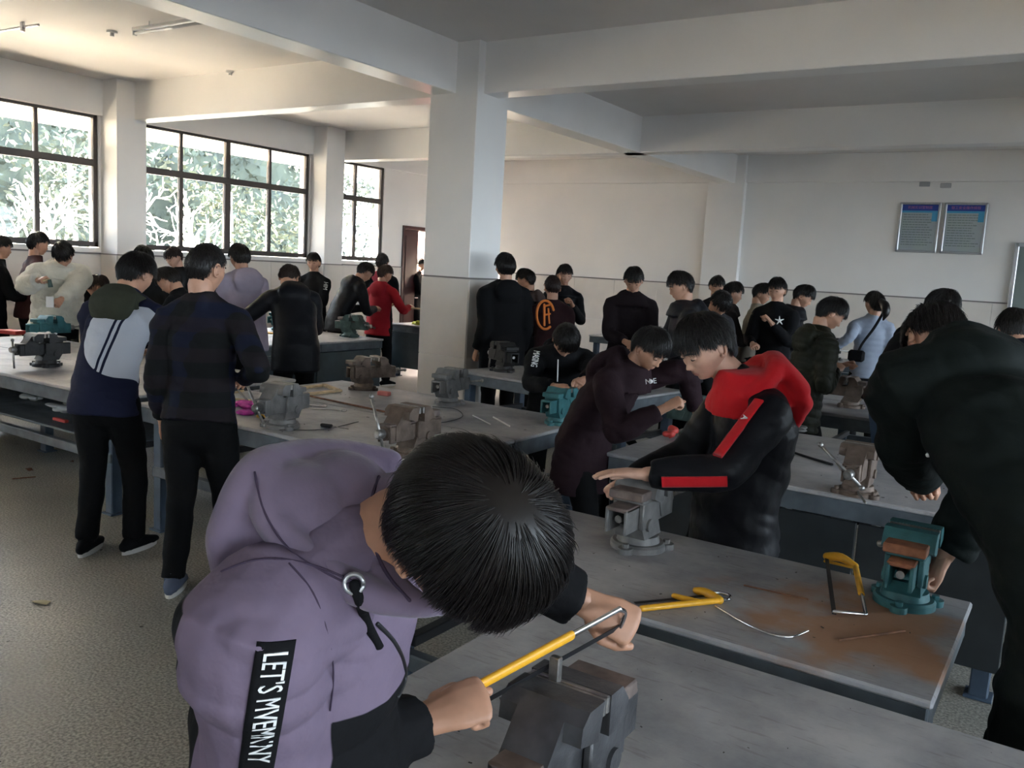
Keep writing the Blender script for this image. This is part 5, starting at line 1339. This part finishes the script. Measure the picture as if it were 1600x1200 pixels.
t = thing('workpiece', 'grey steel bar standing in the jaws of the nearest vise', 'workpiece', (c[0] - .025, c[1], 1.0)); q = MB(); q.box((0, 0, .02), (.020, .014, .10), b=.002); q.build('bar', M_LGREYV, t)
# hacksaw lying on the second bench
b0 = Z(1003, 957, dz=.012); b1 = Z(1124, 944, dz=.012); X_ = nrm(b1 - b0); Y_ = np.array([-X_[1], X_[0], 0]); LB = np.linalg.norm(b1 - b0)
t = thing('hacksaw', 'yellow hacksaw lying flat in the middle of the rust-stained bench', 'hacksaw', b0, 'yellow hacksaws')
q = MB(); q.tube([0 * X_, X_ * LB], .010, n=12, side=Y_, rd=.009, round_ends=True); q.build('yellow_tube', M_YEL, t, smooth=True)
q = MB(); q.tube(spline([X_ * LB, X_ * LB * .99 + Y_ * .03, X_ * LB * .97 + Y_ * .06, X_ * LB * .90 + Y_ * .085]), [.012, .013, .013, .013, .014, .014, .014, .014, .014, .014, .013, .012, .010], n=12, round_ends=True); q.build('grip', M_YEL, t, smooth=True)
q = MB(); q.tube([X_ * LB * .72, X_ * LB * .55 + Y_ * .062], [.010, .008], n=10, round_ends=True); q.build('front_bracket', M_YEL, t, smooth=True)
q = MB(); q.box(X_ * LB * .48 + Y_ * .055 + np.array([0, 0, -.006]), (LB * .9, .012, .0012), rot=np.stack([X_, Y_, [0, 0, 1]], 1)); q.build('blade', M_BLACKM, t)
q = MB(); q.tube(spline([X_ * (LB * 1.0), X_ * (LB + .035) + Y_ * .003, X_ * (LB + .05) + Y_ * .025, X_ * (LB + .035) + Y_ * .05, X_ * (LB + .01) + Y_ * .055]), .0055, n=8, round_ends=True); q.build('steel_arm', M_CHROME, t, smooth=True)
# hacksaw beside the teal vise
A_, B_, C__, D_ = Z(1291, 878, dz=.020), Z(1336, 890, dz=.012), Z(1352, 966, dz=.012), Z(1303, 962, dz=.012)
t = thing('hacksaw', 'yellow hacksaw lying in front of the teal vise on the rust-stained bench', 'hacksaw', A_, 'yellow hacksaws'); A2, B2, C2, D2 = rel(A_, A_, B_, C__, D_)
q = MB(); q.tube(spline([A2, (A2 + B2) / 2 + np.array([0, 0, .012]), B2]), [.013, .015, .016, .016, .015, .014, .013, .012, .011], n=12, round_ends=True); q.build('grip', M_YEL, t, smooth=True)
q = MB(); q.tube([B2, B2 + (C2 - B2) * .62], .010, n=12, rd=.007, round_ends=True); q.tube([A2 - np.array([0, .02, .012]), B2 - np.array([0, .02, .0])], .005, n=8, round_ends=True); q.build('yellow_tube', M_YEL, t, smooth=True)
q = MB(); q.tube([B2 + (C2 - B2) * .58, C2], .006, n=10, round_ends=True); q.tube([C2, D2], .0055, n=10, round_ends=True); q.build('steel_arm', M_CHROME, t, smooth=True)
q = MB(); u_ = nrm(D2 - A2); v_ = np.cross([0, 0, 1], u_); q.box((A2 + D2) / 2 + np.array([0, 0, -.006]), (np.linalg.norm(D2 - A2), .012, .004), rot=np.stack([u_, nrm(v_), nrm(np.cross(u_, v_))], 1)); q.build('blade', M_BLACKM, t)
# rods, wires
G1 = 'thin rods and wires lying on the benches'
rod('bent_wire', 'bright steel wire with a curved end on the rust-stained bench', 'wire', [Z(1118, 950, dz=.005), Z(1160, 974, dz=.004), Z(1200, 992, dz=.004), Z(1235, 998, dz=.005), Z(1262, 989, dz=.006)], .0035, M_CHROME, 'wire')
rod('steel_rod', 'thin rusty rod lying on the orange rust stain', 'rod', [Z(1312, 1002, dz=.004), Z(1413, 988, dz=.004)], .0035, M_RUST)
rod('steel_rod', 'thin dark rod behind the hacksaws on the rust-stained bench', 'rod', [Z(1163, 916, dz=.003), Z(1262, 938, dz=.003)], .0025, M_RUST)
rod('steel_rod', 'long brown rod between the two front vises of the middle double bench', 'rod', [Z(484, 620, dz=.006), Z(602, 645, dz=.006)], .006, M_RUST)
rod('chalk_stick', 'pale thin stick right of the rusty brown vise, left of its pair', 'stick', [Z(739, 650, dz=.004), Z(766, 664, dz=.004)], .004, M_PAPER)
rod('chalk_stick', 'pale thin stick right of the rusty brown vise, right of its pair', 'stick', [Z(771, 653, dz=.005), Z(796, 667, dz=.005)], .005, M_PAPER)
rod('wire_loop', 'thin dark wire loop right of the rusty brown vise', 'wire', [Z(676, 636, dz=.003), Z(712, 640, dz=.003), Z(722, 652, dz=.003), Z(690, 661, dz=.003), Z(664, 657, dz=.003)], .0018, M_BLACKM, 'wire')
rod('bent_bar', 'dark bent flat bar on the pale-topped bench, left of its vise', 'bar', [Z(1229, 705, dz=.006), Z(1262, 716, dz=.006), Z(1300, 728, dz=.008)], .007, M_BLACKM, 'bar')
rod('steel_rod', 'dark rod leaning from the brown vise of the pale-topped bench over its front edge', 'rod', [Z(1305, 742, dz=.06), Z(1352, 790, dz=.012)], .006, M_LGREYV)
rod('metal_probe', 'thin dark probe with black grip left of the rusty brown vise', 'tool', [Z(437, 673, dz=.004), Z(505, 672, dz=.004), Z(560, 660, dz=.004)], .0022, M_BLACKM)
t = thing('small_clamp', 'small black clamp on a wire left of the rusty brown vise', 'clamp', Z(510, 668, dz=.012)); q = MB(); q.box((0, 0, 0), (.07, .022, .018), b=.005, rot=rotz(.3)); q.build('clamp_body', M_BLACKM, t); q = MB(); q.tube([(.03, .01, 0), (.12, .05, -.008)], .002, n=6); q.build('pin', M_LGREYV, t)
# wrenches
def wrench(px, py, qx, qy, label):
    a, b = Z(px, py, dz=.006), Z(qx, qy, dz=.006); t = thing('wrench', label, 'wrench', a, 'steel wrenches on the middle bench'); q = MB(); v = b - a; u = nrm(v); w = np.array([-u[1], u[0], 0])
    q.tube([0 * v, v * .9], .007, n=8, side=w, rd=.003); q.build('shank', M_CHROME, t)
    q = MB(); c_ = v; q.tube([c_ + (u * cos(k) + w * sin(k)) * .015 for k in np.linspace(-2.2, 2.2, 11)], .006, n=8); q.build('jaw', M_CHROME, t)
wrench(472, 633, 506, 636, 'upper bright wrench beside the grey vise with the pink cloth')
wrench(476, 639, 537, 643, 'lower longer bright wrench beside the grey vise with the pink cloth')
# wooden frame
fr_ = [Z(446, 611, dz=.008), Z(506, 603, dz=.008), Z(529, 612, dz=.008), Z(468, 619, dz=.008)]; t = thing('timber_square', 'flat pale wooden frame on the back half of the middle double bench', 'frame', fr_[0])
for k in range(4):
    a, b = fr_[k] - fr_[0], fr_[(k + 1) % 4] - fr_[0]; u = nrm(b - a); w = np.cross([0, 0, 1], u); q = MB(); q.box((a + b) / 2, (np.linalg.norm(b - a) + .03, .045, .014), b=.002, rot=np.stack([u, w, [0, 0, 1]], 1)); q.build('rail', M_WOOD, t)
def lump(name, label, cat, c, size, m_, seed=1, part='bundle', n=7):
    t = thing(name, label, cat, c); rs = np.random.RandomState(seed); q = MB()
    for _ in range(n): o = rs.uniform(-.5, .5, 3) * np.array(size); q.ell(o + np.array([0, 0, size[2] * .4]), np.array(size) * rs.uniform(.22, .42, 3), n=10, m_=6)
    me = remesh(q, max(.004, min(size) * .12), [m_], part, (0, 0, 0), 1, min(size) * .10, seed); link(part, me, t); return t
lump('cloth', 'crumpled magenta cloth on the middle bench left of the grey vise', 'cloth', Z(384, 641), (.20, .16, .06), M_PINK, 4, 'cloth')
lump('tape_roll', 'small yellow object beside the magenta cloth', 'tape', Z(404, 652), (.05, .04, .03), M_YEL, 6, 'tape')
lump('eraser', 'small orange-pink lump right of the grey vise base', 'lump', Z(456, 628), (.04, .035, .03), mat('salmon', (.6, .17, .10), .6), 8, 'block')
t = thing('pink_block', 'pink rubber block on the back half of the middle bench', 'block', Z(600, 618)); q = MB(); q.box((0, 0, .015), (.09, .045, .03), b=.006, rot=rotz(.2)); q.build('block', mat('pink_block', (.55, .16, .13), .6), t)
rod('screwdriver', 'dark screwdriver leaning beside the magenta cloth', 'screwdriver', [Z(372, 622, dz=.05), Z(412, 655, dz=.006)], .006, M_BLACKM)
for k, (a, b) in enumerate((((352, 624), (392, 627)), ((350, 618), (380, 612)))):
    rod('wood_strip', ['pale wooden strip behind the magenta cloth, nearest it', 'pale wooden strip behind the magenta cloth, farther one'][k], 'wood', [Z(*a, dz=.006), Z(*b, dz=.006)], .008, M_WOOD, 'strip')
t = thing('metal_tray', 'round grey metal lid on the pale-topped bench beside the dark green coat', 'lid', Z(1412, 702)); q = MB(); q.tube([(0, 0, 0), (0, 0, .012), (0, 0, .012)], [.13, .14, .12], n=28, rd=[.09, .10, .085]); q.build('lid', M_LGREYV, t, smooth=False)
lump('rag', 'grey rag on the left part of the pale-topped bench', 'rag', Z(1232, 672), (.16, .10, .03), V_MATS['grey'], 9, 'cloth')
t = thing('yellow_plate', 'flat yellow plate on the blue panelled bench', 'plate', (-7.9, 6.9, TZ)); q = MB(); q.box((0, 0, .008), (.16, .10, .012), b=.003, rot=rotz(.4)); q.build('plate', M_YEL, t)
lump('yellow_gloves', 'yellow-green gloves on the far bench left of the column', 'gloves', (-8.25, 9.95, TZ), (.2, .14, .06), mat('lime', (.5, .5, .03), .7), 12, 'cloth')
t = thing('red_box', 'small red box at the left edge of the left bench', 'box', Z(20, 522)); q = MB(); q.box((0, 0, .02), (.22, .12, .04), b=.004, rot=rotz(.2)); q.build('box', M_RED, t)
# pale disc on the black vise
# red glove by the maroon boy
lump('red_glove', 'red glove beside the green vise, left of the red hood boy', 'glove', (-1.93, 4.62, TZ), (.10, .09, .07), M_RED, 14, 'glove')
lump('white_scrap', 'small white scrap lying on top of the black vise on the left bench', 'scrap', Z(72, 572) + np.array([0, .05, .222]), (.06, .05, .03), M_PAPER, 15, 'scrap', 4)
# hanging brown sack and plank under the middle bench
t = thing('brown_sack', 'brown cloth sack hanging under the right end of the middle double bench', 'sack', (-2.72, 4.30, .68)); q = MB(); q.tube([(0, 0, 0), (0, 0, -.10), (.01, 0, -.25), (.0, 0, -.36)], [.04, .07, .10, .09], n=16, side=(0, 1, 0), rd=[.02, .03, .035, .03], round_ends=True)
link('sack', remesh(q, .008, [M_BROWN], 'sack', (0, 0, 0), 2, .012, 2.2), t)
t = thing('wooden_board', 'pale wooden board standing on the floor beside the leg of the middle double bench', 'board', (-2.38, 4.50, 0)); q = MB(); q.box((0, 0, .29), (.022, .10, .58), b=.003); q.build('board', M_WOOD, t)
# items on the shelf of the left bench
SHZ = .455
for k, (x, y, sz, m_, lb) in enumerate(((-6.3, 3.5, (.22, .14, .06), M_PAPER, 'crumpled white paper on the shelf under the left bench, right of the leg'), (-6.9, 3.6, (.14, .1, .05), M_PAPER, 'small white scraps on the shelf under the left bench, left of the leg'),
      (-7.5, 3.5, (.25, .15, .08), V_MATS['brown'], 'dark brown bundle on the shelf at the left end'), (-5.8, 3.6, (.2, .15, .05), mat('pale_pink', (.4, .3, .3), .8), 'pale pink cloth scraps on the shelf at the right end'))):
    lump('scrap_heap', lb, 'scraps', (x, y, SHZ), sz, m_, 20 + k, 'scraps')
t = thing('red_strip', 'short red strip lying on the shelf under the left bench', 'strip', (-5.95, 3.3, SHZ)); q = MB(); q.box((0, 0, .01), (.16, .03, .02), b=.003); q.build('strip', M_RED, t)
# floor litter
p = on_z(64, 942, 0); t = thing('paper_scrap', 'tan torn paper scrap lying alone on the floor at lower left', 'paper', p); q = MB()
q.add([(-.045, -.02, .004), (.0, -.028, .012), (.05, .0, .006), (.035, .028, .010), (-.02, .022, .004), (-.045, -.02, .001), (.0, -.028, .009), (.05, .0, .003), (.035, .028, .007), (-.02, .022, .001)], [(0, 1, 2, 3, 4), (9, 8, 7, 6, 5), (0, 5, 6, 1), (1, 6, 7, 2), (2, 7, 8, 3), (3, 8, 9, 4), (4, 9, 5, 0)]); q.build('paper', mat('tan_paper', (.42, .36, .22), .8), t)
FL = [(46, 734, 'dark wood chip on the floor near the left bench', M_RUST, (.06, .04, .015)), (114, 722, 'small dark crumb right of the wood chip on the floor', M_RUST, (.03, .03, .012)), (146, 766, 'small white crumb on the floor before the navy track jacket', M_PAPER, (.025, .02, .01)),
      (35, 684, 'white paper crumb on the floor under the left bench rail', M_PAPER, (.07, .03, .015)), (88, 668, 'pale crumb on the floor right of the bench leg', M_PAPER, (.06, .04, .02)), (142, 732, 'thin white sliver on the floor left of the navy trousers', M_PAPER, (.05, .012, .008))]
for k, (x, y, lb, m_, sz) in enumerate(FL):
    lump('floor_crumb', lb, 'debris', on_z(x, y, 0), sz, m_, 40 + k, 'crumb', 4)
rod('floor_stick', 'pale thin stick on the floor left of the navy trousers', 'stick', [on_z(124, 752, .004), on_z(132, 768, .004)], .004, M_PAPER)
rod('floor_stick', 'dark thin stick on the floor below the left bench leg', 'stick', [on_z(20, 748, .004), on_z(55, 745, .004)], .004, M_RUST)
# fine debris (uncountable)
def debris(name, label, area, z, n, seed, m_, mx=.010):
    rs = np.random.RandomState(seed); q = MB()
    for _ in range(n):
        x = rs.uniform(area[0], area[1]); y = rs.uniform(area[2], area[3]); s_ = rs.uniform(.3, 1) ** 2 * mx
        q.box((x, y, z + s_ * .15), (s_ * rs.uniform(1, 3), s_, s_ * .3), rot=rotz(rs.uniform(0, 3)))
    o = q.build(name, m_); tag(o, label, 'debris', kind='stuff')
M_DEB = mat('dark_debris', (.05, .045, .04), .8); M_DEBP = mat('pale_debris', (.45, .42, .38), .8)
debris('metal_filings', 'dark metal filings scattered on the nearest workbench', (-1.1, .2, 1.15, 2.0), TZ, 50, 1, M_DEB, .0035)
debris('metal_filings', 'dark filings scattered on the rust-stained bench', (-1.8, -.25, 2.17, 2.9), TZ, 60, 2, M_DEB, .004)
debris('metal_filings', 'dark filings scattered on the middle double bench', (-4.6, -2.6, 3.1, 4.75), TZ, 90, 3, M_DEB, .006)
debris('metal_filings', 'dark filings scattered on the pale-topped bench', (-1.9, .2, 4.1, 5.5), TZ, 60, 4, M_DEB, .008)
debris('floor_grit', 'dark grit scattered over the floor', (-8.0, -1.5, .8, 7.5), 0, 240, 5, M_DEB, .009)
debris('floor_chips', 'pale chips scattered over the floor', (-8.0, -2.0, 1.5, 7.5), 0, 90, 6, M_DEBP, .009)
